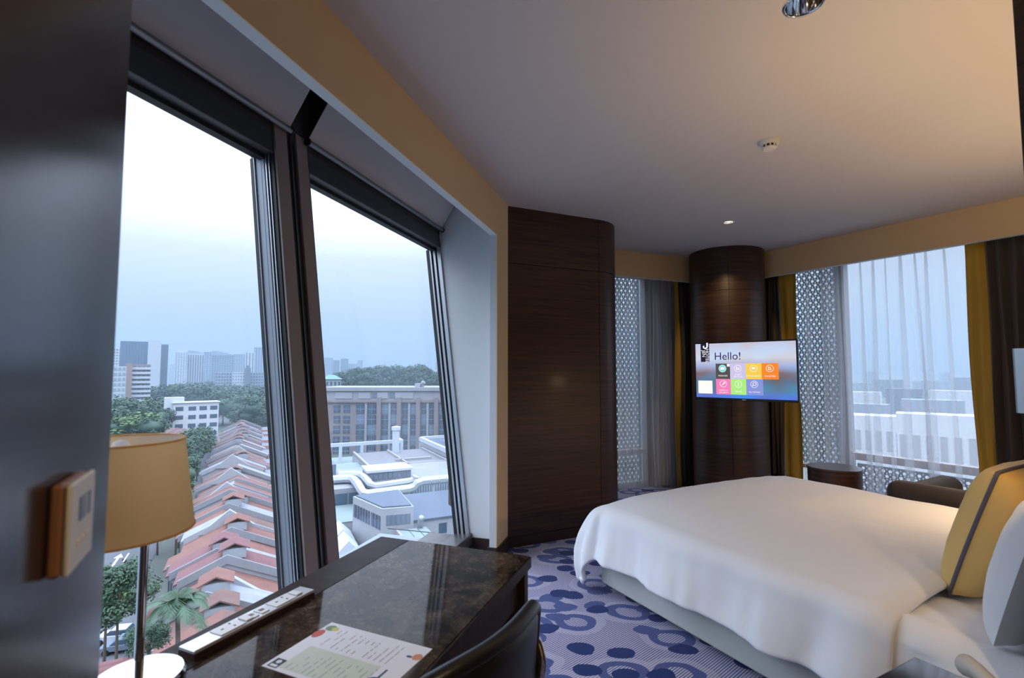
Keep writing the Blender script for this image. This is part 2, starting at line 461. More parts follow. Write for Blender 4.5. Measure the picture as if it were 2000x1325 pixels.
# --- leaning windows. local: x along the wall, y outwards, z up the leaning plane
LEAN = math.atan(0.1177)
def lean_empty(name, label):
    o = tag(empty(name, WF.w(0, 0.273), WF.rz, -LEAN), label, None, None, 'structure'); return o
HD, SL = 2.345, 0.11
def window(name, s0, s1, label, right_steps):
    w = lean_empty(name, label)
    MB().box(s0, s1, 0.0, 0.11, HD, HD+0.135).build('head_rail', M['frame'], w, bevel=0.004)
    MB().box(s0, s1, 0.045, 0.075, HD-0.018, HD).build('head_gasket', M['frame_dark'], w)
    MB().box(s0, s1, -0.02, 0.13, SL-0.06, SL+0.02).build('sill_rail', M['frame'], w, bevel=0.004)
    MB().box(s0, s0+0.02, 0.0, 0.12, SL, HD+0.1).build('stile', M['frame'], w)
    for y0, y1, p, m in right_steps:
        MB().box(s1-p, s1, y0, y1, SL, HD).build('stile_fin', M[m], w, bevel=0.002)
    MB().box(s0, s1, 0.105, 0.113, SL, HD+0.03).build('pane', M['glass'], w)
    return w
window('window_1', -3.60, -1.95, 'tall leaning window over the tiled rooftops', [(0.0, 0.020, 0.006, 'frame_dark'), (0.020, 0.027, 0.012, 'frame_light'), (0.027, 0.034, 0.004, 'frame_dark'), (0.034, 0.042, 0.014, 'frame_light'), (0.042, 0.050, 0.004, 'frame_dark'), (0.050, 0.066, 0.010, 'frame_mid'), (0.066, 0.096, 0.010, 'frame_mid'), (0.096, 0.101, 0.018, 'frame_light'), (0.101, 0.125, 0.012, 'frame_dark')])
window('window_2', -1.73, -0.13, 'tall leaning window over the office block and air ducts', [(0.0, 0.03, 0.016, 'frame_light'), (0.03, 0.045, 0.006, 'frame_dark'), (0.045, 0.065, 0.016, 'frame_light'), (0.065, 0.08, 0.006, 'frame_dark'), (0.08, 0.095, 0.018, 'frame_light'), (0.095, 0.125, 0.012, 'frame_dark')])
def post(name, s0, s1, label):
    w = lean_empty(name, label)
    mid = (s0 + s1) / 2
    MB().box(s0, mid-0.032, -0.012, 0.13, SL-0.05, HD+0.16).build('post_face', mat('post_bronze', (0.34, 0.27, 0.25), 0.55, 0.15), w, bevel=0.003)
    MB().box(mid+0.032, s1, -0.012, 0.13, SL-0.05, HD+0.16).build('post_face', bpy.data.materials['post_bronze'], w, bevel=0.003)
    MB().box(mid-0.032, mid+0.032, 0.0, 0.13, SL-0.05, HD+0.5).build('post_groove', M['frame_dark'], w)
    MB().box(mid-0.004, mid+0.004, -0.006, 0.0, SL-0.05, HD+0.2).build('post_seam', M['frame'], w)
post('trim_1', -1.95, -1.73, 'bronze window post with dark groove between the leaning windows')

def blind(s0, s1, label):
    t = thing('roller_blind', label, 'blind', WF.w(s0, 0), WF.rz)
    L = s1 - s0
    MB().add([(0, 0.534, 2.478), (L, 0.534, 2.478), (L, 0.246, 2.930), (0, 0.246, 2.930), (0, 0.536, 2.480), (L, 0.536, 2.480), (L, 0.248, 2.932), (0, 0.248, 2.932)],
             [(0,1,2,3), (7,6,5,4), (0,4,5,1), (1,5,6,2), (2,6,7,3), (3,7,4,0)]).build('fabric', M['blind'], t)
    MB().tube([(-0.005, 0.530, 2.468), (L+0.005, 0.530, 2.468)], 0.0155, 14).build('bottom_bar', M['bar'], t, auto=50)
    for x in (-0.010, L+0.005):
        MB().tube([(x, 0.530, 2.468), (x+0.006, 0.530, 2.468)], 0.020, 12).build('end_cap', M['frame_dark'], t, auto=50)
    MB().tube([(0, 0.246, 2.93), (L, 0.246, 2.93)], 0.03, 14).build('roller', M['bar'], t, auto=50)
    MB().box(-0.03, -0.006, 0.2, 0.32, 2.86, 3.0).build('bracket', M['steel'], t)
    return t
blind(-3.58, -1.875, 'grey roller blind wound up above the window over the rooftops')
blind(-1.745, -0.150, 'grey roller blind wound up above the window over the office block')

# --- wood clad pier between the window wall and the short back window
pr = struct('wall_pier', PF.w(0, 0), PF.rz, 'dark veneer clad pier with rounded corner')
def pier_out(off=0.0, y_end=1.42):
    pts = [(0.0, 0.0 - off), (0.872, 0.0 - off)]
    r = 0.315 + off
    for k in range(1, 13):
        a = -math.pi/2 + (math.pi/2)*k/12
        pts.append((0.885 + r*math.cos(a), 0.315 + r*math.sin(a)))
    pts.append((1.20 + off, y_end))
    return pts
core = pier_out(-0.012) + [(0.0, 1.42)]
MB().prism(core, 0.0, CEIL).build('pier_core', M['pocket'], pr)
def skin(z0, z1, i0, i1, name):
    a = pier_out(0.0); b = pier_out(-0.011)
    poly = a[i0:i1+1] + b[i0:i1+1][::-1]
    MB().prism(poly, z0, z1).build(name, M['wood'], pr, auto=25)
skin(0.085, 2.200, 0, 1, 'veneer_panel'); skin(2.205, CEIL, 0, 1, 'veneer_panel')
a = pier_out(0.0); b = pier_out(-0.011)
for z0, z1 in ((0.085, 2.200), (2.205, CEIL)):
    a2 = [(0.876, 0.0)] + a[2:]; b2 = [(0.876, 0.011)] + b[2:]
    MB().prism(a2 + b2[::-1], z0, z1).build('curved_veneer_panel', M['wood'], pr, auto=25)
pl_a = pier_out(-0.004); pl_b = pier_out(-0.011)
MB().prism(pl_a + pl_b[::-1], 0.0, 0.080).build('plinth', M['skirting'], pr, auto=25)

# --- round column in the corner
COLC = (2.385, 5.565); CR = 0.385
co = struct('wall_column', (COLC[0], COLC[1], 0), 0, 'round column clad in dark veneer behind the television')
MB().lathe([(CR-0.01, 0), (CR-0.01, CEIL)], 48).build('column_core', M['pocket'], co, auto=30)
for k in range(4):
    for z0, z1 in ((0.06, 2.195), (2.200, CEIL)):
        a0 = RAD(-20 + k*90) + 0.006; a1 = RAD(70 + k*90) - 0.006
        MB().lathe([(CR, z0), (CR, z1)], 18, (0,0,0), None, a0, a1).build('curved_veneer_panel', M['wood'], co, auto=30)
MB().lathe([(CR+0.004, 0), (CR+0.004, 0.06), (CR-0.01, 0.06)], 48).build('plinth', M['skirting'], co, auto=30)

# --- back walls: bulkheads, window bays, perforated screens
def bulkhead(name, fr, x0, x1, label):
    b = struct(name, fr.w(0, 0), fr.rz, label)
    MB().box(x0, x1, 0.0, 0.045, 2.380, CEIL).build('bulkhead_face', M['beige'], b)
    MB().box(x0, x1, 0.003, 0.045, 2.374, 2.380).build('bulkhead_edge', M['white_paint'], b)
    return b
lbw = bulkhead('wall_back', LF, -0.45, LF.loc(isect(LF, 0, RF, 0))[0], 'beige bulkhead over the short curtained window')
rbw = bulkhead('wall_right', RF, 0.0, 3.35, 'beige bulkhead over the long curtained window')
M['bay_frame'] = mat('bay_frame_metal', (0.34, 0.32, 0.32), 0.4, 0.5)
M['rail_wood'] = mat('bay_rail', (0.42, 0.33, 0.30), 0.5)
def bay_wall(fr, parent_name, x0, x1, posts, rails, solids, label):
    w = struct(parent_name, fr.w(0, 0), fr.rz, label)
    MB().box(x0, x1, 0.42, 0.50, 2.46, CEIL).build('head_rail', M['bay_frame'], w)
    MB().box(x0, x1, 0.42, 0.50, 0.0, 0.06).build('sill_rail', M['bay_frame'], w)
    for a, b in posts: MB().box(a, b, 0.40, 0.50, 0.06, 2.46).build('post', M['bay_frame'], w, bevel=0.003)
    for a, b, z0, z1 in rails: MB().box(a, b, 0.40, 0.50, z0, z1).build('rail', M['rail_wood'], w, bevel=0.003)
    for a, b in solids: MB().box(a, b, 0.38, 0.50, 0.0, 2.5).build('wall_panel', M['white_paint'], w)
    MB().box(x0, x1, 0.455, 0.463, 0.06, 2.46).build('pane', M['glass'], w)
    return w
bay_wall(LF, 'window_4', -0.6, lb_x, [(0.64, 0.70)], [(-0.6, 0.64, 0.385, 0.435)], [(0.70, lb_x - 0.02)], 'short back window with a low rail behind sheer curtain')
rx0 = RF.loc(corner)[0]
bay_wall(RF, 'window_5', rx0, 3.4, [(1.03, 1.12), (2.42, 2.50)], [(1.12, 2.42, 0.46, 0.53), (0.48, 1.03, 0.30, 0.34)], [(rx0 + 0.02, 0.48)], 'long back window with a low rail behind sheer curtain')

M['screen'] = mat('screen_metal', (0.15, 0.195, 0.235), 0.55, 0.2)
def screen(fr, x0, x1, z0, z1, label):
    t = thing('perforated_screen', label, 'screen', fr.w(x0, 0.62, z0), fr.rz, None)
    px_, pz = 0.060, 0.0485
    nc = int((x1-x0)/px_); nr = int((z1-z0)/pz)
    mb = MB()
    for j in range(nr):
        for i in range(-1, nc):
            cx = (i + 0.5 + (0.5 if j % 2 else 0)) * px_; cz = (j + 0.5) * pz
            if i == -1 and not j % 2: continue
            hw = px_/2; hh = pz/2; r = 0.0155
            k = 12; outer = []; inner = []
            for q in range(k):
                a = 2*math.pi*(q+0.5)/k
                c, s_ = math.cos(a), math.sin(a)
                m_ = max(abs(c)/hw, abs(s_)/hh)
                outer.append((cx + c/m_, cz + s_/m_)); inner.append((cx + r*c, cz + r*s_))
            xs0, xs1 = 0, nc*px_
            vs = [(min(max(a_, xs0), xs1), 0, b_) for a_, b_ in outer] + [(min(max(a_, xs0), xs1), 0, b_) for a_, b_ in inner]
            mb.add(vs, [(q, (q+1) % k, (q+1) % k + k, q + k) for q in range(k)])
    mb.build('perforated_sheet', M['screen'], t, fix=False)
    f = MB()
    f.box(-0.02, nc*px_+0.02, -0.01, 0.02, -0.02, 0.0); f.box(-0.02, nc*px_+0.02, -0.01, 0.02, nr*pz, nr*pz+0.02)
    f.box(-0.02, 0, -0.01, 0.02, 0, nr*pz); f.box(nc*px_, nc*px_+0.02, -0.01, 0.02, 0, nr*pz)
    f.build('edge_frame', M['screen'], t)
    return t
screen(LF, -0.5, 0.74, 0.42, 2.55, 'perforated metal screen outside the short back window, above its rail')
screen(LF, -0.5, 0.74, -0.05, 0.36, 'perforated metal screen outside the short back window, below its rail')
screen(RF, 0.42, 1.04, 0.30, 2.55, 'tall perforated metal screen outside the long back window beside the column')
screen(RF, 1.10, 2.50, -0.06, 0.42, 'low perforated metal screen under the rail of the long back window')

# --- walls behind and beside the camera
hd = struct('wall_head', BF.w(0, 0), BF.rz, 'dark wood clad wall behind the bed head')
MB().box(-0.16, 3.6, -5.0, -2.14, 0, CEIL).build('wall_core', M['wood'], hd)
for k in range(4):
    MB().box(-0.16 + k*0.90, -0.16 + k*0.90 + 0.895, -2.14, -2.10, 0.10, CEIL).build('headboard_panel', M['wood'], hd, bevel=0.003)
pt = MB().prism([xy(BF.w(-2.135, -1.835)), xy(WF.w(-3.66, 0.3)), xy(WF.w(-6.5, 0.3)), xy(BF.w(-3.1, -5.0)), xy(BF.w(-2.135, -5.0))], 0, CEIL).build('wall_partition', M['panel'], bevel=0.003)
tag(pt, 'dark lacquered partition beside the desk', None, None, 'structure')
en = struct('wall_entry', BF.w(0, 0), BF.rz, 'wall at the end of the entrance passage')
MB().box(-2.2, 0.0, -5.1, -4.95, 0, CEIL).build('wall_face', M['beige'], en)
# ================================================================== CURTAINS
def drape_mesh(x0, x1, z0, z1, folds, amp, seed, flare=0.0, pinch=0.0, thick=0.0, hem=0.0):
    """a hanging cloth between x0 and x1 with vertical folds; returns an MB"""
    rnd = random.Random(seed)
    n = max(24, int(folds*10)); nz = 14
    ph = [rnd.uniform(0.75, 1.3) for _ in range(int(folds)+3)]
    tot = 0; acc = []
    for k in range(n):
        t = k/(n-1)*folds
        tot += ph[int(t)]; acc.append(tot)
    acc = [a/acc[-1]*folds for a in acc]
    ampk = [rnd.uniform(0.6, 1.25) for _ in range(int(folds)+3)]
    sh = rnd.uniform(0, 6)
    def fn(u, v):
        k = min(n-1, int(round(u*(n-1))))
        t = acc[k]; z = z0 + (z1-z0)*v
        A = amp*ampk[int(t)]*(0.75 + 0.5*(1-v))
        y = A*math.sin(2*math.pi*t)
        xo = 0.25*A*math.sin(4*math.pi*t + sh) + 0.012*math.sin(3*z + 2*t + sh)
        x = x0 + (x1-x0)*u + xo*(0.5+0.5*(1-v))
        x += flare*(1-v)*(u-0.5)
        return (x, y + 0.01*math.sin(2.2*z+t), z + (hem*math.sin(5*t) if v == 0 else 0))
    return MB().grid(fn, n, nz)
def curtain(fr, y, spans, label, name='drape'):
    t = thing(name, label, 'curtain', fr.w(0, y, 0), fr.rz)
    for i, (x0, x1, folds, amp, m, pname, seed) in enumerate(spans):
        o = drape_mesh(x0, x1, 0.02, 2.45, folds, amp, seed).build(pname, M[m], t, smooth=True, fix=False)
        so = o.modifiers.new('thickness', 'SOLIDIFY'); so.thickness = 0.004
    MB().tube([(spans[0][0]-0.02, 0, 2.47), (spans[-1][1]+0.02, 0, 2.47)], 0.012, 8).build('curtain_track', M['steel'], t)
    return t
def sheer(fr, y, x0, x1, label, pleats, seed, z0=0.03, wav=0.012):
    """voile: nearly flat spans with tight overlapping pleats"""
    t = thing('sheer_curtain', label, 'curtain', fr.w(0, y, 0), fr.rz)
    rnd = random.Random(seed)
    L = x1-x0; x = x0; span = L/pleats
    path = [(span*rnd.uniform(0.5, 1.5), rnd.uniform(0.010, 0.034), rnd.uniform(-1, 1)) for _ in range(pleats)]
    tot = sum(w for w, f, _ in path)
    cols = []          # (x, y, drift, growth of the fold downwards)
    for w, fold, ln in path:
        w = w*L/tot
        for k in range(6): cols.append((x + w*0.5*k/6, wav*math.sin(math.pi*k/6), ln, 0.0))
        xm = x + w*0.58
        cols += [(xm, 0.0, ln, fold), (xm+0.006, 0.012, ln, fold), (xm-0.004, 0.030, ln, -fold), (xm-0.010, 0.044, ln, -fold), (xm+0.002, 0.058, ln, fold*0.3), (xm+0.010, 0.030, ln, fold*0.5)]
        x += w
    cols.append((x1, 0, 0, 0))
    n = len(cols); nz = 16
    def fn(u, v):
        c = cols[min(n-1, int(round(u*(n-1))))]
        z = z0 + (2.45-z0)*v
        q = (1-v)**0.8
        return (c[0] + 0.05*c[2]*q + c[3]*(0.25+1.1*q), c[1]*(0.7+0.8*q) + 0.006*math.sin(4*z + c[0]*9), z)
    MB().grid(fn, n, nz).build('voile', M['sheer'], t, smooth=True, fix=False)
    MB().tube([(x0, 0.02, 2.465), (x1, 0.02, 2.465)], 0.010, 8).build('curtain_track', M['steel'], t)
    return t
curtain(LF, 0.145, [(0.86, 0.93, 1.0, 0.012, 'gold_drape', 'gold_border', 3), (0.93, 1.16, 4, 0.028, 'brown_drape', 'brown_panel', 4)], 'dark brown drape with gold border at the short back window')
sheer(LF, 0.25, 0.10, 0.60, 'white voile drawn across the short back window', 4, 11)
curtain(LF, 0.27, [(0.655, 0.93, 5, 0.026, 'sheer', 'voile', 21)], 'gathered bunch of white voile beside the brown drape of the short window', 'sheer_curtain')
curtain(RF, 0.135, [(0.33, 0.60, 5, 0.028, 'brown_drape', 'brown_panel', 5), (0.60, 0.775, 1.5, 0.014, 'gold_drape', 'gold_border', 6)], 'dark brown drape with gold border between the column and the perforated screen')
sheer(RF, 0.24, 0.77, 2.22, 'white voile drawn across the long back window', 11, 8)
curtain(RF, 0.190, [(1.00, 1.18, 4, 0.022, 'sheer', 'voile', 31)], 'gathered bunch of white voile in front of the post of the long window', 'sheer_curtain')
curtain(RF, 0.125, [(2.185, 2.315, 1.2, 0.010, 'gold_drape', 'gold_border', 7), (2.285, 2.95, 9, 0.034, 'brown_drape', 'brown_panel', 9)], 'dark brown drape with gold border behind the yellow cushion')

# ================================================================== TELEVISION
tvl = at_dist(1358, 722, 5.13); tvr = at_dist(1560, 722, 4.86)
tvw = (Vector((tvr.x-tvl.x, tvr.y-tvl.y, 0))).length
tva = math.atan2(tvr.y-tvl.y, tvr.x-tvl.x)
TVZ0, TVZ1 = 1.083, 1.618
tv = thing('television', 'flat screen television with a greeting menu on the round column', 'television', ((tvl.x+tvr.x)/2, (tvl.y+tvr.y)/2, TVZ0), tva)
H_ = TVZ1 - TVZ0
MB().box(-tvw/2, tvw/2, -0.012, 0.030, 0, H_).build('housing', M['black'], tv, bevel=0.004)
MB().box(-tvw*0.30, tvw*0.30, 0.030, 0.060, H_*0.12, H_*0.8).build('rear_cover', M['black'], tv, bevel=0.01)
ctv = Vector(tv.location); toc = Vector((COLC[0], COLC[1], 0)) - Vector((ctv.x, ctv.y, 0))
dist = toc.length - CR + 0.004
ca, sa = math.cos(-tva), math.sin(-tva)
tl = Vector((toc.x*ca - toc.y*sa, toc.x*sa + toc.y*ca, 0)).normalized()
br = MB().tube([tl*0.05 + Vector((0,0,H_*0.45)), tl*dist + Vector((0,0,H_*0.45))], 0.028, 10); br.build('wall_bracket', M['frame_dark'], tv, auto=40)
SX0, SX1, SZ0, SZ1 = -tvw/2+0.012, tvw/2-0.012, 0.022, H_-0.013
def screen_mat():
    m, t, b = newmat('screen_picture'); N = t.nodes; L = t.links; N.remove(b)
    tc = N.new('ShaderNodeTexCoord'); sp = N.new('ShaderNodeSeparateXYZ'); L.new(tc.outputs['Generated'], sp.inputs[0])
    rp = N.new('ShaderNodeValToRGB'); L.new(sp.outputs['Z'], rp.inputs[0])
    e = rp.color_ramp.elements
    e[0].position = 0.0; e[0].color = (*srgb(28, 110, 250), 1)
    e[1].position = 1.0; e[1].color = (*srgb(225, 228, 255), 1)
    for p, c in ((0.06, srgb(40, 120, 240)), (0.14, srgb(70, 110, 140)), (0.32, srgb(70, 100, 125)), (0.45, srgb(120, 110, 130)), (0.58, srgb(190, 195, 240)), (0.72, srgb(240, 243, 255))):
        q = e.new(p); q.color = (*c, 1)
    nz = N.new('ShaderNodeTexNoise'); nz.inputs['Scale'].default_value = 3.2; nz.inputs['Detail'].default_value = 1
    L.new(tc.outputs['Generated'], nz.inputs[0])
    r2 = N.new('ShaderNodeValToRGB'); L.new(nz.outputs[0], r2.inputs[0])
    r2.color_ramp.elements[0].position = 0.35; r2.color_ramp.elements[0].color = (*srgb(150, 110, 80), 1)
    r2.color_ramp.elements[1].position = 0.65; r2.color_ramp.elements[1].color = (*srgb(110, 170, 220), 1)
    mx = N.new('ShaderNodeMix'); mx.data_type = 'RGBA'; mx.inputs[0].default_value = 0.38
    L.new(rp.outputs[0], mx.inputs['A']); L.new(r2.outputs[0], mx.inputs['B'])
    em = N.new('ShaderNodeEmission'); em.inputs[1].default_value = 0.39
    L.new(mx.outputs['Result'], em.inputs[0]); L.new(em.outputs[0], N['Material Output'].inputs[0]); return m
scr = MB().box(SX0, SX1, -0.0135, -0.011, SZ0, SZ1).build('display', screen_mat(), tv)
def sc(u, v): return SX0 + (SX1-SX0)*u, SZ1 - (SZ1-SZ0)*v
TVE = 0.39
def tile(u0, u1, v0, v1, col, d=0.001, name='menu_tile', s=TVE):
    x0, z1_ = sc(u0, v0); x1, z0_ = sc(u1, v1)
    nm = 'screen_%d_%d_%d' % tuple(int(c*255) for c in col)
    m = bpy.data.materials.get(nm) or emit(nm, col, s)
    return MB().box(x0, x1, -0.0135-d, -0.0135, z0_, z1_).build(name, m, scr)
def disc_ring(u, v, r, r0, col, d, name='icon_ring'):
    x, z = sc(u, v); nm = 'screen_%d_%d_%d' % tuple(int(c*255) for c in col)
    m = bpy.data.materials.get(nm) or emit(nm, col, TVE)
    k = 28; mb = MB(); vs = []
    for rr in (r, r0):
        vs += [(x + rr*math.cos(2*math.pi*i/k), -0.0135-d, z + rr*math.sin(2*math.pi*i/k)) for i in range(k)]
    mb.add(vs, [(i, (i+1) % k, (i+1) % k + k, i + k) for i in range(k)])
    return mb.build(name, m, scr)
def scr_text(body, u, v, size, col, d=0.003, rot=0.0, align='CENTER', sx=1.0):
    me = text_mesh(body, size, align); x, z = sc(u, v)
    nm = 'screen_%d_%d_%d' % tuple(int(c*255) for c in col)
    me.materials.append(bpy.data.materials.get(nm) or emit(nm, col, TVE))
    o = place(me, 'lettering', scr, (x, -0.0135-d, z), (math.pi/2, rot, 0)); o.scale = (sx, 1, 1)
    return o
WH = (1, 1, 1)
tile(0.058, 0.152, 0.0, 0.34, srgb(38, 36, 62), 0.001, 'logo_panel')
scr_text('HOTEL', 0.128, 0.225, 0.042, WH, 0.003, math.pi/2)
scr_text('JEN', 0.090, 0.185, 0.042, WH, 0.003, math.pi/2)
# hook shaped mark above the letters
x, z = sc(0.108, 0.055)
hk = MB().tube([(x+0.020, -0.0155, z+0.035), (x+0.021, -0.0155, z+0.005), (x+0.016, -0.0155, z-0.010), (x+0.002, -0.0155, z-0.016), (x-0.012, -0.0155, z-0.010), (x-0.015, -0.0155, z+0.002), (x-0.008, -0.0155, z+0.009)], [0.0075, 0.0075, 0.007, 0.007, 0.007, 0.006, 0.004], 6)
hk.build('logo_mark', bpy.data.materials['screen_255_255_255'], scr)
scr_text('Hello!', 0.345, 0.245, 0.098, srgb(44, 20, 92), 0.003)
tile(0.218, 0.368, 0.375, 0.655, srgb(88, 84, 84))
tile(0.337, 0.366, 0.38, 0.43, srgb(250, 250, 250), 0.0015, 'tile_badge')
tile(0.368, 0.527, 0.375, 0.655, srgb(208, 200, 236))
tile(0.527, 0.680, 0.375, 0.655, srgb(252, 208, 84))
tile(0.680, 0.838, 0.375, 0.655, srgb(250, 140, 52))
tile(0.218, 0.372, 0.655, 0.935, srgb(246, 132, 190))
tile(0.372, 0.527, 0.655, 0.935, srgb(176, 240, 132))
tile(0.527, 0.690, 0.655, 0.935, srgb(140, 152, 222))
tile(0.023, 0.178, 0.69, 0.93, srgb(252, 252, 250), 0.001, 'blank_panel')
disc_ring(0.290, 0.465, 0.034, 0.0, srgb(130, 220, 226), 0.002, 'icon_disc')
disc_ring(0.290, 0.465, 0.034, 0.031, WH, 0.003)
cents = [(0.447, 0.465), (0.603, 0.465), (0.758, 0.465), (0.295, 0.745), (0.449, 0.745), (0.606, 0.745)]
for u, v in cents: disc_ring(u, v, 0.031, 0.0275, WH, 0.002)
x, z = sc(0.290, 0.465)
MB().box(x-0.018, x+0.018, -0.0165, -0.016, z-0.010, z+0.012).build('icon_glyph', bpy.data.materials['screen_255_255_255'], scr)
for k, (u, v) in enumerate(cents):
    x, z = sc(u, v); g = MB()
    if k == 0: g.box(x-0.013, x-0.004, -0.0165, -0.016, z-0.012, z+0.012); g.box(x+0.004, x+0.013, -0.0165, -0.016, z-0.012, z+0.006)
    elif k == 1: g.box(x-0.014, x+0.014, -0.0165, -0.016, z-0.006, z+0.010)
    elif k == 2: g.box(x-0.014, x-0.009, -0.0165, -0.016, z-0.013, z+0.015); g.box(x-0.014, x+0.014, -0.0165, -0.016, z-0.013, z-0.008); g.add([(x-0.009,-0.0165,z+0.012),(x+0.002,-0.0165,z+0.012),(x+0.012,-0.0165,z-0.002),(x+0.008,-0.0165,z-0.004)], [(0,1,2,3)])
    elif k == 3: g.tube([(x-0.014,-0.0165,z-0.014),(x+0.006,-0.0165,z+0.006)], 0.003, 6); g.lathe([(0.004,0),(0.009,0)], 14, (0,0,0), Matrix.Translation((x+0.009,-0.0165,z+0.009)) @ Matrix.Rotation(math.pi/2, 4, 'X'))
    elif k == 4: g.box(x-0.003, x+0.003, -0.0165, -0.016, z-0.018, z+0.018)
    else: g.lathe([(0.011,0),(0.016,0)], 16, (0,0,0), Matrix.Translation((x+0.003,-0.0165,z+0.003)) @ Matrix.Rotation(math.pi/2, 4, 'X')); g.tube([(x-0.016,-0.0165,z-0.016),(x-0.008,-0.0165,z-0.008)], 0.003, 6)
    g.build('icon_glyph', bpy.data.materials['screen_255_255_255'], scr)
for body, u, v in (('MESSAGES', 0.292, 0.598), ('GUEST', 0.447, 0.575), ('SERVICES', 0.447, 0.615), ('ENTERTAINMENT', 0.603, 0.600), ('FACILITIES', 0.759, 0.600), ('SAFETY &', 0.295, 0.862), ('SECURITY', 0.295, 0.905), ('TRAVEL', 0.449, 0.880), ('BILL PREVIEW', 0.608, 0.882)):
    scr_text(body, u, v, 0.0185 if len(body) < 11 else 0.0155, WH)
for a, b_ in ((0.56, 0.73), (0.755, 0.82), (0.90, 0.935)):
    tile(a, b_, 0.066, 0.082, srgb(205, 208, 235), 0.0015, 'status_line')
MB().box(-0.016, 0.016, -0.0128, -0.012, 0.007, 0.013).build('maker_badge', M['steel'], tv)

# ================================================================== BED
def wob(x, y, s): return noise.noise(Vector((x*s, y*s, 3.1)))
bed = thing('bed', 'low bed base covered in pale grey leatherette', 'bed', BF.w(0, 0), BF.rz)
MB().box(0.0, 1.80, -2.06, -0.06, 0.05, 0.25).build('base', M['bed_base'], bed, bevel=0.012, seg=3)
for x in (0.16, 1.6):
    for y in (-0.3, -1.85): MB().box(x-0.04, x+0.04, y-0.04, y+0.04, 0, 0.05).build('foot', M['black'], bed)
mt = thing('mattress', 'white mattress under the duvet on the bed base', 'mattress', BF.w(0, 0, 0.25), BF.rz)
def rbox(x0, x1, y0, y1, z0, z1, r, nx=40, ny=50, f=None):
    mb = MB()
    prof = [(0, 0)]
    def fn(i, j):
        return None
    bm_ = MB().box(x0, x1, y0, y1, z0, z1)
    return bm_
mo = MB().box(0.01, 1.79, -2.05, -0.07, 0.0, 0.235).build('mattress_body', M['linen'], mt, bevel=0.05, seg=4)
# fitted sheet, visible by the pillows
def sheet_fn(u, v):
    x = -0.02 + 1.84*u; y = -2.06 + 0.75*v
    ex = max(0, 0.07-(x+0.02))/0.07; ex2 = max(0, (x-1.75)/0.07)
    z = 0.252 - 0.05*(ex*ex+ex2*ex2) + 0.016*wob(x*1.6, y*0.6, 6) + 0.010*wob(x, y*0.5, 13)
    return (x, y, z)
sh = MB()
nu, nv = 70, 40
def sheet_full(u, v):
    # top and a skirt over the near side
    if u < 0.16:
        t = 1-u/0.16; y = -2.06 + 0.75*v
        return (-0.02 - 0.025*math.sin(t*1.5) - 0.012*wob(y*2, t, 5), y, 0.202 - 0.20*t + 0.004*wob(y, t, 9))
    return sheet_fn((u-0.16)/0.84, v)
sh.grid(sheet_full, nu, nv).build('fitted_sheet', M['linen'], mt, smooth=True, fix=False)

def duvet():
    t = thing('duvet', 'plump white duvet spread over the bed', 'duvet', BF.w(0, 0), BF.rz)
    A0, A1, B0, B1 = -0.33, 2.12, -1.68, 0.24          # cloth size across / along
    X0, X1, YF = 0.04, 1.76, -0.12                       # edges of the plump top
    nu, nv = 120, 110
    R = 0.10
    def drop(d):
        # distance past the edge -> (outward, down)
        L = R*math.pi/2
        if d <= L:
            a = d/R; return R*math.sin(a), R*(1-math.cos(a))
        return R + (d-L)*0.22, R + (d-L)*0.975
    def fn(u, v):
        a = A0 + (A1-A0)*u; b = B0 + (B1-B0)*v
        dx = 0; sx = 0
        if a < X0: dx = X0-a; sx = -1
        elif a > X1: dx = a-X1; sx = 1
        dy = max(0.0, b-YF)
        cx = min(max(a, X0), X1); cy = min(b, YF)
        d = math.hypot(dx, dy)
        crn = min(dx, dy)/max(dx, dy, 1e-6)
        d *= 1 + (0.30*crn if sx < 0 else 0.1*crn)
        # plump top
        q = 1 - (2*(cx-0.9)/1.8)**4
        z = 0.525 + 0.055*max(0, q)*min(1, (YF+0.35-cy)/0.5) + 0.008*wob(cx*0.7, cy*1.2, 3.0)
        hb = min(1, max(0, (cy+1.68)/0.09)); z -= 0.028*(1-hb)**2
        x, y = cx, cy
        if d > 0:
            o_, dn = drop(d)
            hy = math.hypot(dx, dy); nx, ny = sx*dx/hy, dy/hy
            # soft vertical folds of the overhang
            tt = cy*1.0 + cx
            w = min(1, d/0.3)
            fold = 0.022*math.sin(cy*15 + 1.5*math.sin(cy*4))*w if dx > dy else 0.020*math.sin(cx*11)*w
            fold += 0.035*crn*w*math.sin(7*math.atan2(dy, dx+1e-6)) + 0.11*crn*math.sin(math.pi*min(1, d/0.62))
            x += nx*(o_+fold); y += ny*(o_+fold); z -= dn
            z += 0.012*wob(cy*2, cx*2, 3)*w
            cr_ = (0.010*wob(cy*3.0, d*0.8, 5) + 0.006*wob(cy*7.0+d*3, d*1.5, 6))*w
            x += nx*cr_; y += ny*cr_
            z = max(z, 0.05 + 0.02*abs(wob(cx, cy+dx, 8)))
        z += 0.004*wob(a, b*0.5, 9)
        return (x, y, z)
    o = MB().grid(fn, nu, nv).build('cover', M['linen'], t, smooth=True, fix=False)
    so = o.modifiers.new('thickness', 'SOLIDIFY'); so.thickness = 0.028; so.offset = -1
    bv = o.modifiers.new('soft', 'SUBSURF'); bv.levels = 1; bv.render_levels = 1
    return t
duvet()

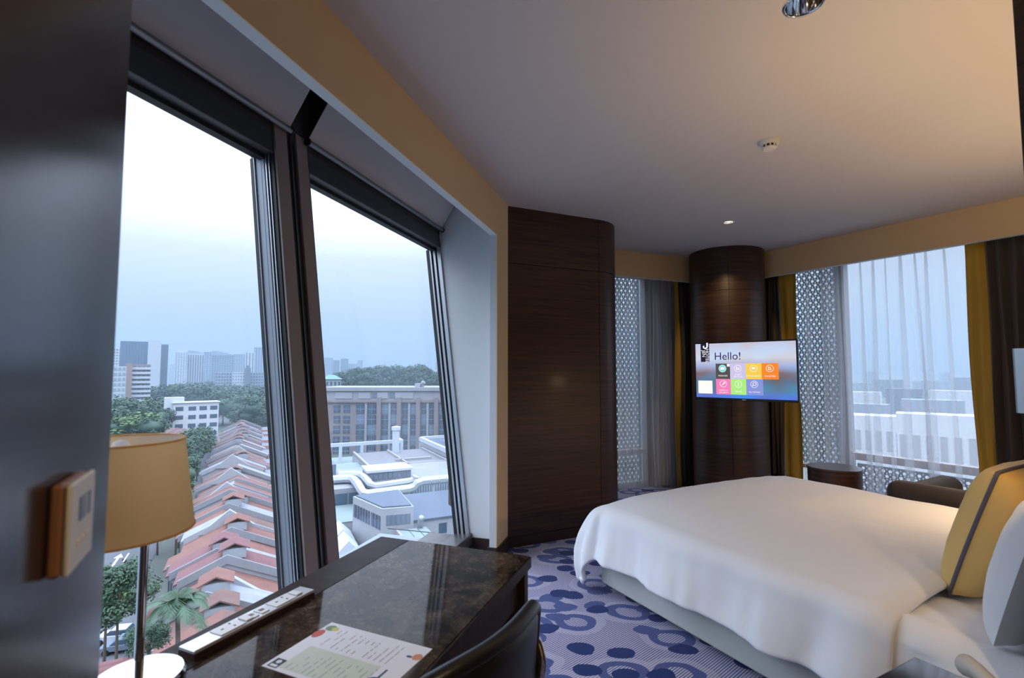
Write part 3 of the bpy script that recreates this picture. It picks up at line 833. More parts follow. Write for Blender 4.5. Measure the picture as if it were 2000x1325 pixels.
def pillow_mesh(w, h, th, n=26, pw=2.6, sag=0.0, seed=1, puff=0.5):
    """cushion standing in the x-z plane, thickness along y"""
    mb = MB()
    def side(sgn):
        def fn(u, v):
            x = (u-0.5)*2; z = (v-0.5)*2
            k = max(0.0, (1-abs(x)**pw)*(1-abs(z)**pw))**puff
            px_ = x*w/2*(1-0.06*(1-abs(x))*0 - 0.05*abs(z)**2*abs(x)); pz_ = z*h/2*(1-0.05*abs(x)**2*abs(z)) - sag*(1-abs(z))*0
            wr = 0.010*noise.noise(Vector((x*2.2+seed, z*2.2, seed)))*k + 0.005*noise.noise(Vector((x*7+seed, z*3, seed)))*k
            return (px_, sgn*(th/2*k) + wr*sgn, pz_)
        return fn
    mb.grid(side(1), n, n); mb.grid(side(-1), n, n)
    return mb
def edge_path(w, h, n=20):
    P = []
    for k in range(4*n):
        s = k/n; i = int(s); f = s-i
        x, z = [(-1+2*f, -1), (1, -1+2*f), (1-2*f, 1), (-1, 1-2*f)][i]
        P.append((x*w/2*(1-0.05*z*z*abs(x)), 0, z*h/2*(1-0.05*x*x*abs(z))))
    P.append(P[0]); return P
def pillow(name, label, x, y, z, w, h, th, rot, m, piping=None, seed=1, pw=2.6, puff=0.5):
    t = thing(name, label, 'pillow', BF.w(x, y, z), 0)
    t.rotation_euler = (RAD(rot[0]), RAD(rot[1]), BF.rz + RAD(rot[2]))
    pillow_mesh(w, h, th, 30, pw, 0, seed, puff).build('cover', M[m], t, smooth=True, fix=False)
    if piping: MB().tube(edge_path(w, h), 0.007, 8).build('piping', M[piping], t, smooth=True)
    return t
pillow('cushion', 'yellow cushion with dark grey piping leaning on white pillow', 0.62, -1.780, 0.755, 0.56, 0.53, 0.21, (19, 0, -4), 'yellow', 'piping', 2, 3.4, 0.42)
pillow('pillow', 'white pillow standing behind the yellow cushion', 0.385, -1.955, 0.735, 0.72, 0.48, 0.20, (16, 0, 3), 'linen', None, 5, 3.0, 0.45)
pillow('pillow', 'white pillow standing on the window half of the bed', 1.32, -1.93, 0.74, 0.72, 0.48, 0.20, (16, 0, -2), 'linen', None, 7, 3.0, 0.45)

# ================================================================== NIGHTSTAND AND PHONE
ns = thing('nightstand', 'dark glossy nightstand beside the bed head', 'nightstand', BF.w(-0.44, -2.04), BF.rz)
M['gloss'] = mat('black_gloss_top', (0.012, 0.007, 0.006), 0.08, spec=0.35)
MB().box(-0.25, 0.24, -0.19, 0.23, 0.465, 0.50).build('top', M['gloss'], ns, bevel=0.004)
MB().box(-0.235, 0.225, -0.18, 0.215, 0.06, 0.465).build('body', M['wood'], ns, bevel=0.003)
for z0, z1 in ((0.08, 0.26), (0.27, 0.455)):
    d_ = MB().box(-0.252, -0.236, -0.17, 0.205, z0, z1).build('drawer', M['wood'], ns, bevel=0.002)
    MB().box(-0.262, -0.252, -0.05, 0.08, z1-0.03, z1-0.02).build('handle', M['steel'], d_)
MB().box(-0.21, 0.20, -0.15, 0.18, 0.0, 0.06).build('plinth', M['black'], ns)
pq = on_z(1990, 1388, 0.53); pql = BF.loc(pq)
ph = thing('telephone', 'beige desk telephone with coiled cord on the nightstand', 'telephone', BF.w(pql[0], pql[1], 0.50), BF.rz + RAD(-38))
MB().add([(-0.09,-0.11,0),(0.09,-0.11,0),(0.09,0.09,0),(-0.09,0.09,0),(-0.085,-0.105,0.03),(0.085,-0.105,0.03),(0.085,0.085,0.055),(-0.085,0.085,0.055)], [(0,3,2,1),(4,5,6,7),(0,1,5,4),(1,2,6,5),(2,3,7,6),(3,0,4,7)]).build('body', M['phone'], ph, bevel=0.008)
for r in range(4):
    for c in range(3): MB().box(0.0+c*0.022, 0.015+c*0.022, -0.085+r*0.024, -0.069+r*0.024, 0.035+r*0.0028, 0.042+r*0.0028).build('key', M['plastic_white'], ph, bevel=0.002)
hs = MB().tube([(-0.052,-0.115,0.046),(-0.052,-0.10,0.058),(-0.052,-0.06,0.074),(-0.052,0.0,0.083),(-0.052,0.05,0.087),(-0.052,0.09,0.080),(-0.052,0.105,0.070)], [0.018,0.027,0.021,0.018,0.020,0.027,0.018], 12).build('handset', M['phone'], ph, smooth=True)
cp_ = [(-0.085 - 0.012*math.cos(i*1.1) + 0.00012*i*i*0.02, -0.11 + 0.0016*i, 0.012 + 0.009*math.sin(i*1.1)) for i in range(110)]
MB().tube(cp_, 0.0022, 5).build('coiled_cord', M['phone'], ph, smooth=True)

# bedside wall lamps on the head wall
bulb_m = emit('lamp_bulb', (1.0, 0.62, 0.28), 5.0)
def wall_lamp(x, label, up, down):
    sl = thing('wall_lamp', label, 'lamp', BF.w(x, -2.098, 1.22), BF.rz)
    MB().box(-0.05, 0.05, 0.0, 0.015, -0.02, 0.23).build('back_plate', M['steel'], sl, bevel=0.003)
    mbs = MB(); x0, x1, y0, y1 = -0.06, 0.06, 0.03, 0.13
    mbs.box(x0, x0+0.004, y0, y1, 0.0, 0.20); mbs.box(x1-0.004, x1, y0, y1, 0.0, 0.20); mbs.box(x0, x1, y0, y0+0.004, 0.0, 0.20); mbs.box(x0, x1, y1-0.004, y1, 0.0, 0.20)
    mbs.build('shade', M['steel'], sl)
    MB().box(-0.09, 0.03, 0.01, 0.05, -0.012, 0.003).build('bracket', M['steel'], sl)
    MB().lathe([(0.0, 0.06), (0.018, 0.07), (0.024, 0.095), (0.014, 0.125), (0.0, 0.132)], 14, (0, 0.08, 0)).build('bulb', bulb_m, sl, smooth=True)
    for nm, en, z, rx, sz in (('up_light', up, 0.20, math.pi, 150), ('down_light', down, 0.0, 0.75, 130)):
        ld = bpy.data.lights.new(nm, 'SPOT'); ld.energy = en; ld.color = (1.0, 0.66, 0.32); ld.spot_size = RAD(sz); ld.spot_blend = 0.9; ld.shadow_soft_size = 0.03
        lo = bpy.data.objects.new(nm, ld); COL.objects.link(lo); lo.parent = sl; lo.location = (0, 0.08, z); lo.rotation_euler = (rx, 0, 0)
wall_lamp(0.190, 'rectangular metal wall lamp above the nightstand with the telephone', 16, 1.0)
wall_lamp(1.72, 'rectangular metal wall lamp on the window side of the bed head', 15, 24)
# ================================================================== DESK
dk = thing('desk', 'dark wood desk with a polished brown marble inlay by the windows', 'desk', DF.w(0, 0), DF.rz)
DW, DLn, DH = 0.573, 1.05, 0.75
MB().box(0.0, 0.118, -DLn, 0.0, DH-0.035, DH).build('wood_border', M['desk_wood'], dk, bevel=0.002)
MB().box(0.119, DW-0.006, -DLn, 0.0, DH-0.012, DH).build('marble_inlay', M['marble'], dk, bevel=0.0012)
MB().box(0.119, DW-0.006, -DLn, 0.0, DH-0.035, DH-0.013).build('sub_top', M['desk_wood'], dk)
MB().box(DW-0.006, DW, -DLn, 0.0, DH-0.035, DH-0.002).build('front_edge', M['desk_wood'], dk, bevel=0.001)
MB().box(0.02, DW-0.008, -0.045, -0.010, 0.0, DH-0.035).build('end_panel', M['desk_wood'], dk, bevel=0.002)
MB().box(0.02, DW-0.02, -DLn+0.01, -DLn+0.045, 0.0, DH-0.035).build('end_panel', M['desk_wood'], dk, bevel=0.002)
MB().box(0.05, 0.07, -DLn+0.05, -0.05, 0.30, DH-0.035).build('modesty_panel', M['desk_wood'], dk)
MB().box(DW-0.05, DW-0.03, -DLn+0.05, -0.05, DH-0.14, DH-0.035).build('apron', M['desk_wood'], dk)

# power outlet strip on the window edge of the desk
M['alu'] = mat('anodised_aluminium', (0.66, 0.67, 0.69), 0.3, 0.6)
p_a = on_z(348, 1282, DH); p_b = on_z(586, 1160, DH)
ax, ay = DF.loc(p_a); bx_, by_ = DF.loc(p_b)
oang = math.atan2(p_b.y-p_a.y, p_b.x-p_a.x); olen = (p_b-p_a).length
ou = thing('outlet_strip', 'white power and data outlet strip along the desk edge', 'outlet strip', (p_a.x, p_a.y, DH), oang)
MB().box(0, olen, -0.052, 0.0, 0.0, 0.012).build('base', M['skirting'], ou)
MB().box(0, olen, -0.050, 0.0, 0.012, 0.020).build('cover', M['alu'], ou, bevel=0.002)
for k, (c, w) in enumerate(((0.095, 0.062), (olen-0.085, 0.062))):
    so_ = MB().box(c-w/2, c+w/2, -0.046, -0.005, 0.020, 0.0225).build('socket', M['plastic_white'], ou, bevel=0.001)
    for dx, dy, lx, ly in ((-0.014, -0.025, 0.006, 0.0035), (0.010, -0.016, 0.0035, 0.006), (0.010, -0.034, 0.0035, 0.006)):
        MB().box(c+dx-lx/2, c+dx+lx/2, dy-ly/2, dy+ly/2, 0.0226, 0.0232).build('pin_hole', M['black'], so_)
    MB().box(c+w/2+0.004, c+w/2+0.022, -0.042, -0.009, 0.020, 0.0245).build('switch', M['plastic_white'], ou, bevel=0.0015)
for c in (olen*0.47, olen*0.56):
    jk = MB().box(c-0.011, c+0.011, -0.042, -0.009, 0.020, 0.0225).build('data_socket', M['plastic_white'], ou, bevel=0.001)
    MB().box(c-0.006, c+0.006, -0.030, -0.020, 0.0226, 0.0232).build('jack_hole', mat('jack_amber', (0.20, 0.09, 0.05), 0.5), jk)

# swing-arm desk lamp
lp = on_z(270, 1318, DH + 0.018)
lm = thing('desk_lamp', 'swing arm desk lamp with tan drum shade and steel pole', 'lamp', (lp.x, lp.y, DH), 0)
MB().lathe([(0, 0), (0.078, 0), (0.079, 0.004), (0.079, 0.012), (0.074, 0.017), (0.02, 0.019), (0, 0.019)], 40).build('base', M['chrome'], lm, auto=35)
ptop = at_dist(285, 1030, math.hypot(lp.x, lp.y)).z - DH
MB().tube([(0, 0, 0.018), (0, 0, ptop)], 0.0085, 16).build('pole', M['chrome'], lm, auto=50)
MB().tube([(0, 0, ptop), (0, 0, ptop+0.012)], 0.013, 16).build('pole_cap', M['steel'], lm, auto=50)
scx, scy = -0.055, 0.0
MB().tube([(0, 0, ptop+0.002), (scx, scy, ptop+0.002), (scx-0.05, scy+0.01, ptop+0.002)], 0.0045, 10).build('swing_arm', M['chrome'], lm, auto=50)
MB().tube([(scx, scy, ptop), (scx, scy, ptop+0.12)], 0.005, 10).build('stem', M['chrome'], lm, auto=50)
z_b, z_t = 0.286, 0.462
r_b, r_t = 0.130, 0.108
sd_ = MB().lathe([(r_b, z_b), (r_t, z_t)], 48, (scx, scy, 0)).build('shade', M['shade'], lm, smooth=True)
MB().lathe([(r_t-0.0015, z_t-0.001), (r_b-0.0015, z_b+0.001)], 48, (scx, scy, 0)).build('lining', M['shade_lining'], sd_, smooth=True)
for r, z in ((r_b, z_b), (r_t, z_t)):
    MB().tube([(scx + r*math.cos(a*math.pi/24), scy + r*math.sin(a*math.pi/24), z) for a in range(49)], 0.0022, 6).build('rim', M['shade'], sd_, smooth=True)
sp_ = MB()
for a in (0, 2.1, 4.2): sp_.tube([(scx, scy, ptop+0.115), (scx + r_t*0.97*math.cos(a), scy + r_t*0.97*math.sin(a), z_t-0.03)], 0.002, 6)
sp_.build('shade_spider', M['steel'], sd_)
MB().lathe([(0.0, ptop+0.115), (0.014, ptop+0.125), (0.020, ptop+0.145), (0.012, ptop+0.165), (0, ptop+0.17)], 14, (scx, scy, 0)).build('bulb', M['shade_lining'], lm, smooth=True)

# menu card
q0 = on_z(648, 1217, DH); q1 = on_z(840, 1268, DH); q2 = on_z(540, 1292, DH)
mang = math.atan2(q1.y-q0.y, q1.x-q0.x); mw = 0.283; mh = 0.195
mn = thing('menu_card', 'white printed menu card with a pale green column on the desk', 'menu', (q0.x, q0.y, DH), mang)
pap = MB().box(0, mw, -mh, 0, 0.0, 0.0012).build('card', mat('menu_paper', (0.78, 0.77, 0.80), 0.6), mn)
ink = {'g': mat('ink_pale_green', (0.60, 0.66, 0.55), 0.6), 'k': mat('ink_black', (0.02, 0.02, 0.03), 0.6), 't': mat('ink_grey', (0.25, 0.25, 0.30), 0.6), 'b': mat('ink_navy', (0.03, 0.07, 0.18), 0.6), 'r': mat('ink_red', (0.55, 0.10, 0.08), 0.6), 'o': mat('ink_orange', (0.60, 0.24, 0.12), 0.6), 'y': mat('ink_yellow', (0.60, 0.55, 0.10), 0.6), 'e': mat('ink_leaf', (0.20, 0.30, 0.16), 0.6), 'w': mat('ink_white', (0.75, 0.75, 0.76), 0.6)}
def flat(poly, z, m, name):
    return MB().add([(x, y, z) for x, y in poly], [list(range(len(poly)))]).build(name, ink[m], pap, fix=False)
def rect(x0, x1, y0, y1): return [(x0, y0), (x1, y0), (x1, y1), (x0, y1)]
def ell(cx, cy, rx, ry, n=20): return [(cx + rx*math.cos(2*math.pi*k/n), cy + ry*math.sin(2*math.pi*k/n)) for k in range(n)]
flat(rect(0.035, 0.225, -0.185, -0.098), 0.00135, 'g', 'green_column')
flat(rect(0.008, 0.034, -0.190, -0.160), 0.00135, 'k', 'logo_panel')
flat(ell(0.021, -0.170, 0.006, 0.006), 0.0015, 'w', 'logo_mark')
flat(rect(0.012, 0.030, -0.187, -0.180), 0.0015, 'w', 'logo_line')
flat(ell(0.010, -0.052, 0.012, 0.018), 0.00135, 'r', 'food_print'); flat(ell(0.020, -0.022, 0.014, 0.012), 0.00135, 'e', 'food_print'); flat(ell(0.032, -0.022, 0.009, 0.008), 0.0014, 'y', 'food_print')
flat(ell(0.272, -0.040, 0.011, 0.012), 0.00135, 'o', 'food_print'); flat(ell(0.255, -0.045, 0.007, 0.004), 0.00135, 'b', 'food_print')
ring = MB(); k = 28; rv = []
for rr in (0.020, 0.0125): rv += [(0.243 + rr*math.cos(2*math.pi*i/k), -0.150 + rr*math.sin(2*math.pi*i/k), 0.00145) for i in range(k)]
ring.add(rv, [(i, (i+1) % k, (i+1) % k + k, i + k) for i in range(k)]); ring.add([(0.2405,-0.130,0.00145),(0.2455,-0.130,0.00145),(0.2455,-0.102,0.00145),(0.2405,-0.102,0.00145)], [(0,1,2,3)])
ring.build('pan_print', ink['b'], pap, fix=False)
flat(ell(0.243, -0.150, 0.004, 0.004), 0.0015, 'o', 'food_print')
rnd = random.Random(5); tl_ = MB()
for j in range(13):
    x = 0.050 + 0.0145*j
    for y0, y1 in ((-0.182, -0.105), (-0.088, -0.018)):
        y = y0
        while y < y1:
            L_ = rnd.uniform(0.006, 0.03); e2 = min(y+L_, y1 - rnd.uniform(0, 0.02))
            if e2 > y and rnd.random() < 0.8: tl_.add([(x, y, 0.0015), (x+0.0016, y, 0.0015), (x+0.0016, e2, 0.0015), (x, e2, 0.0015)], [(0,1,2,3)])
            y += L_ + 0.004
tx = tl_.build('printed_text', ink['t'], pap, fix=False); tx['kind'] = 'stuff'

# ================================================================== DESK CHAIR (back towards the room)
c0 = on_z(1043, 1160, 0.84); c1 = on_z(800, 1328, 0.84)
cang = math.atan2(c0.y-c1.y, c0.x-c1.x)
chf = Frame(c0.x, c0.y, math.degrees(cang))          # x runs to the far end of the back, y away from the room side
cso = chf.w(0, -0.03)
ch = thing('desk_chair', 'black leather desk chair with polished tube frame tucked in at the desk', 'chair', (cso.x, cso.y, 0), cang)
BWd = 0.44
def back_fn(side):
    def fn(u, v):
        x = -BWd + BWd*u; s = (u-0.5)*2
        y = 0.055*(1-s*s)*-1 + 0.03 + (0.03*(1-v))        # bows towards the room, leans
        z = 0.44 + 0.40*v - 0.03*abs(s)**4
        th = 0.016*(1-max(0, (abs(s)-0.9)/0.1)**2*0.7)*(1 if v < 0.94 else 1-((v-0.94)/0.06)**2*0.6)
        return (x, y + side*th, z)
    return fn
mbk = MB(); mbk.grid(back_fn(1), 30, 24); mbk.grid(back_fn(-1), 30, 24)
bk = mbk.build('backrest', M['leather'], ch, smooth=True)
ed = [back_fn(0)(1, v/10) for v in range(11)]
top = [back_fn(0)(1-u/20, 1) for u in range(21)]
lf = [back_fn(0)(0, 1-v/10) for v in range(11)]
MB().tube(ed + top[1:] + lf[1:], 0.0165, 12).build('rolled_edge', M['leather'], bk, smooth=True)
def seat_fn(side):
    def fn(u, v):
        x = -BWd + BWd*u; y = 0.07 + 0.44*v
        k = ((1-abs(2*u-1)**4)*(1-abs(2*v-1)**4))**0.4
        return (x, y, 0.45 + side*0.035*k)
    return fn
ms = MB(); ms.grid(seat_fn(1), 20, 20); ms.grid(seat_fn(-1), 20, 20); ms.build('seat', M['leather'], ch, smooth=True)
def arc_tube(P, n=6):
    out = []
    V = [Vector(p) for p in P]
    for i in range(len(V)-1):
        p0 = V[max(i-1, 0)]; p1 = V[i]; p2 = V[i+1]; p3 = V[min(i+2, len(V)-1)]
        for k in range(n):
            t = k/n
            out.append(0.5*((2*p1)+(-p0+p2)*t+(2*p0-5*p1+4*p2-p3)*t*t+(-p0+3*p1-3*p2+p3)*t**3))
    out.append(V[-1]); return out
for x in (0.012, -BWd-0.012):
    MB().tube(arc_tube([(x, 0.06, 0.76), (x, 0.025, 0.72), (x, 0.02, 0.66), (x, 0.06, 0.60), (x, 0.20, 0.575), (x, 0.42, 0.57), (x, 0.47, 0.52), (x, 0.47, 0.30), (x, 0.47, 0.06), (x, 0.43, 0.02), (x, 0.20, 0.0115), (x, -0.02, 0.0115)]), 0.0115, 10).build('side_frame', M['chrome'], ch, smooth=True)
MB().tube([(0.012, -0.02, 0.0115), (-BWd-0.012, -0.02, 0.0115)], 0.0115, 10).build('floor_bar', M['chrome'], ch)
MB().tube([(0.012, 0.40, 0.41), (-BWd-0.012, 0.40, 0.41)], 0.010, 10).build('seat_bar', M['chrome'], ch)
for x in (0.012, -BWd-0.012):
    MB().tube([(x, 0.40, 0.41), (x, 0.467, 0.41)], 0.009, 8).build('seat_bracket', M['chrome'], ch)

# ================================================================== THERMOSTAT on the partition
th_y0, th_y1 = -2.060, -1.982
tst = thing('thermostat', 'small white wall thermostat with grey display on the dark partition', 'thermostat', BF.w(-2.135, (th_y0+th_y1)/2, 1.216), BF.rz)
hw = (th_y1-th_y0)/2
MB().box(0.0, 0.0105, -hw, hw, -0.0385, 0.0385).build('back_box', mat('thermostat_warm_lit', (0.30, 0.14, 0.08), 0.5), tst, bevel=0.004)  # warm light on the casing's near side is put into this brown
MB().box(0.0105, 0.0155, -hw, hw, -0.0385, 0.0385).build('front_plate', M['plastic_white'], tst, bevel=0.003, seg=3)
MB().box(0.0155, 0.0162, -0.014, 0.022, 0.002, 0.022).build('display', mat('lcd', (0.05, 0.07, 0.08), 0.3), tst)
MB().box(0.0162, 0.0164, 0.002, 0.006, 0.002, 0.022).build('display_divider', M['plastic_white'], tst)
for k in range(3):
    MB().box(0.0155, 0.0168, -0.018+k*0.014, -0.010+k*0.014, -0.020, -0.014).build('button', M['plastic_white'], tst)

# ================================================================== SIDE TABLE
stc = on_z(1629, 912, 0.52)
stt = thing('side_table', 'round dark wood side table with stone top by the sheer curtain', 'side table', (stc.x, stc.y, 0), RF.rz)
RT = 0.205
MB().lathe([(0, 0.505), (RT, 0.505), (RT+0.004, 0.509), (RT+0.004, 0.517), (RT, 0.521), (0, 0.521)], 48).build('stone_top', mat('table_stone', (0.09, 0.055, 0.045), 0.28, vary=0.4, vscale=14), stt, auto=35)
MB().lathe([(RT-0.004, 0.36), (RT-0.002, 0.504)], 48).build('drum', M['wood'], stt, auto=35)
MB().lathe([(0, 0.36), (RT-0.004, 0.36)], 48).build('drum_floor', M['wood'], stt)
for a in (30, 150, 270):
    x, y = (RT-0.012)*math.cos(RAD(a)), (RT-0.012)*math.sin(RAD(a))
    MB().box(x-0.012, x+0.012, y-0.012, y+0.012, 0, 0.37).build('leg', M['steel'], stt)

# ================================================================== LOUNGE CHAIR beyond the bed
lg = thing('lounge_chair', 'dark brown woven lounge chair between the bed and the long window', 'armchair', RF.w(2.06, -0.22), RF.rz)
# local: x along the window wall, y towards the window (negative = towards the bed)
def roll(pts, r0, r1, name, nseg=40):
    return pts
def pad(x0, x1, y0, y1, z0, z1, r, name):
    return MB().box(x0, x1, y0, y1, z0, z1).build(name, M['sofa'], lg, bevel=r, seg=5)
pad(0.00, 1.05, -0.93, -0.76, 0.10, 0.595, 0.075, 'back')
pad(0.02, 0.20, -0.76, -0.12, 0.10, 0.56, 0.07, 'arm')
pad(0.85, 1.03, -0.76, -0.12, 0.10, 0.56, 0.07, 'arm')
pad(0.20, 0.85, -0.76, -0.10, 0.26, 0.42, 0.04, 'seat_cushion')
pad(0.06, 0.99, -0.74, -0.14, 0.10, 0.26, 0.02, 'seat_base')
for x in (0.07, 0.97):
    for y in (-0.86, -0.18): MB().box(x-0.02, x+0.02, y-0.02, y+0.02, 0, 0.11).build('leg', M['black'], lg)

# ================================================================== CEILING FITTINGS
def downlight(p, r, label, lit, energy, tilt=None, spot=95, col=(1.0, 0.70, 0.38), blend=0.6):
    t = thing('downlight', label, 'ceiling light', (p[0], p[1], CEIL), 0)
    MB().lathe([(r-0.001, 0.002), (r-0.001, -0.002), (r+0.004, -0.005), (r+0.010, -0.003), (r+0.011, 0.0)], 36).build('trim_ring', M['plastic_white'] if r < 0.05 else M['chrome'], t, smooth=True)
    MB().lathe([(r-0.001, 0.0), (r*0.93, 0.02), (r*0.75, 0.055), (r*0.42, 0.082)], 36).build('reflector', M['chrome'], t, smooth=True)
    ld_z = 0.012 if r < 0.05 else 0.078
    MB().lathe([(0, ld_z), (r*(0.8 if r < 0.05 else 0.45), ld_z+0.002)], 24).build('lamp', emit('downlight_lamp', (1.0, 0.80, 0.55), lit) if lit > 1 else M['plastic_white'], t)
    if energy:
        l = bpy.data.lights.new('downlight_beam', 'SPOT'); l.energy = energy; l.color = col; l.spot_size = RAD(spot); l.spot_blend = blend; l.shadow_soft_size = 0.025
        o = bpy.data.objects.new('downlight_beam', l); COL.objects.link(o); o.parent = t; o.location = (0, 0, 0.035 if not tilt else -0.004)
        if tilt:
            d = Vector(tilt) - Vector((p[0], p[1], CEIL)); o.rotation_euler = d.to_track_quat('-Z', 'Y').to_euler()
    return t
downlight(DL1, 0.058, 'recessed ceiling downlight with large chrome reflector above the bed', 0.25, 0, None, 100)
downlight(DL2, 0.038, 'small recessed ceiling downlight in front of the round column', 5.0, 11, (2.27, 5.25, 1.9), 44)
downlight(DL3, 0.058, 'recessed ceiling downlight in the entrance passage', 6.0, 26, None, 150)
sm = on_z(1502, 276, CEIL)
sd = thing('smoke_detector', 'white round smoke detector on the ceiling', 'smoke detector', (sm.x, sm.y, CEIL), 0)
MB().lathe([(0.052, 0), (0.052, -0.016), (0.047, -0.024), (0.0, -0.024)], 36).build('base', M['plastic_white'], sd, auto=35)
MB().lathe([(0.034, -0.024), (0.033, -0.040)], 36).build('vent_core', M['frame_dark'], sd, auto=35)
for k in range(10):
    a = k*math.pi/5
    MB().box(0.030, 0.038, -0.004, 0.004, -0.040, -0.024, Matrix.Rotation(a, 4, 'Z')).build('vent_rib', M['plastic_white'], sd)
MB().lathe([(0.038, -0.038), (0.038, -0.043), (0.030, -0.050), (0, -0.052)], 36).build('cap', M['plastic_white'], sd, auto=35)
# ================================================================== THE CITY OUTSIDE
GZ = -28.0
M['ground'] = mat('ground_cover', (0.099, 0.112, 0.099), 0.95, vary=0.35, vscale=0.02)
M['asphalt'] = mat('asphalt', (0.099, 0.105, 0.118), 0.9, vary=0.15, vscale=0.4)
M['paving'] = mat('brick_paving', (0.26, 0.15, 0.14), 0.9)
M['mark'] = mat('road_paint', (0.75, 0.76, 0.78), 0.7)
M['stucco'] = mat('white_stucco', (0.285, 0.298, 0.322), 0.85, vary=0.10, vscale=0.4)
M['concrete'] = mat('weathered_concrete', (0.211, 0.223, 0.242), 0.9, vary=0.2, vscale=0.5)
def tile_mat(name, c):
    m, t, b = newmat(name); N = t.nodes; L = t.links
    tc = N.new('ShaderNodeTexCoord'); nz = N.new('ShaderNodeTexNoise'); nz.inputs['Scale'].default_value = 0.7; nz.inputs['Detail'].default_value = 6
    L.new(tc.outputs['Object'], nz.inputs[0])
    wv = N.new('ShaderNodeTexWave'); wv.bands_direction = 'Y'; wv.inputs['Scale'].default_value = 1.1; L.new(tc.outputs['Object'], wv.inputs[0])
    mx = N.new('ShaderNodeMix'); mx.data_type = 'RGBA'; mx.inputs['A'].default_value = (*[q*0.72 for q in c], 1); mx.inputs['B'].default_value = (*[min(1, q*1.25) for q in c], 1)
    L.new(nz.outputs[0], mx.inputs[0]); L.new(mx.outputs['Result'], b.inputs['Base Color'])
    bp = N.new('ShaderNodeBump'); bp.inputs['Strength'].default_value = 0.5; bp.inputs['Distance'].default_value = 0.05
    L.new(wv.outputs[0], bp.inputs['Height']); L.new(bp.outputs[0], b.inputs['Normal']); b.inputs['Roughness'].default_value = 0.8
    return m
M['tile0'] = tile_mat('orange_tiles', (0.167, 0.074, 0.059)); M['tile1'] = tile_mat('rose_tiles', (0.146, 0.062, 0.065))
M['tile2'] = tile_mat('brown_tiles', (0.130, 0.073, 0.061)); M['tile3'] = tile_mat('pale_sheets', (0.223, 0.236, 0.273))
M['dark_glass'] = mat('dark_window', (0.05, 0.08, 0.12), 0.15, spec=0.8)
M['blue_glass'] = mat('blue_curtain_glass', (0.075, 0.13, 0.20), 0.2, spec=0.8)
M['leaf0'] = mat('dull_green_leaves', (0.036, 0.076, 0.040), 0.7, vary=0.5, vscale=0.8)
M['leaf1'] = mat('bright_green_leaves', (0.068, 0.130, 0.032), 0.7, vary=0.4, vscale=0.8)
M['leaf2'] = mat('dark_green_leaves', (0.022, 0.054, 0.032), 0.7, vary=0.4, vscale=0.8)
M['bark'] = mat('bark', (0.10, 0.08, 0.065), 0.9)

gr = MB().box(-2500, 2500, 20, 4500, GZ-1, GZ).build('ground', M['ground']); tag(gr, 'hazy city ground far below the windows', None, None, 'structure')
s0 = on_z(420, 1170, -17)
SF = Frame(s0.x, s0.y, 27.5)
rd = MB().prism([xy(SF.w(-18.5, -60)), xy(SF.w(-10.6, -60)), xy(SF.w(-10.6, 116)), xy(SF.w(-18.5, 116))], GZ, GZ+0.05).build('road', M['asphalt']); tag(rd, 'grey street running below the row of tiled shophouses', None, None, 'structure')
c_ = on_z(240, 1045, GZ); cc = SF.loc(c_)
MB().prism([xy(SF.w(-60, cc[1]-6)), xy(SF.w(-18.5, cc[1]-6)), xy(SF.w(-18.5, cc[1]+6)), xy(SF.w(-60, cc[1]+6))], GZ, GZ+0.05).build('side_street', M['asphalt'], rd)
MB().prism([xy(SF.w(-10.6, 12)), xy(SF.w(-7.4, 12)), xy(SF.w(-7.4, 30)), xy(SF.w(-10.6, 30))], GZ, GZ+0.05).build('parking_bay', M['asphalt'], rd)
ar = on_z(228, 1095, GZ); al = SF.loc(ar)
def road_poly(pts): return MB().prism([xy(SF.w(x, y)) for x, y in pts], GZ+0.05, GZ+0.07)
road_poly([(al[0]-0.15, al[1]-3), (al[0]+0.15, al[1]-3), (al[0]+0.15, al[1]+1), (al[0]+0.6, al[1]+1), (al[0], al[1]+3), (al[0]-0.6, al[1]+1), (al[0]-0.15, al[1]+1)]).build('painted_arrow', M['mark'], rd)
for k in range(18):
    road_poly([(-14.5, -30+k*8), (-14.3, -30+k*8), (-14.3, -26+k*8), (-14.5, -26+k*8)]).build('lane_mark', M['mark'], rd)
pv_c = on_z(225, 1062, GZ); pvl = SF.loc(pv_c)
pv = MB().prism([xy(SF.w(pvl[0]-6, pvl[1]-2)), xy(SF.w(pvl[0]+3, pvl[1]-2)), xy(SF.w(pvl[0]+3, pvl[1]+7)), xy(SF.w(pvl[0]-6, pvl[1]+7))], GZ+0.05, GZ+0.12).build('paving', M['paving']); tag(pv, 'patch of red brick paving at the street corner', None, None, 'structure')

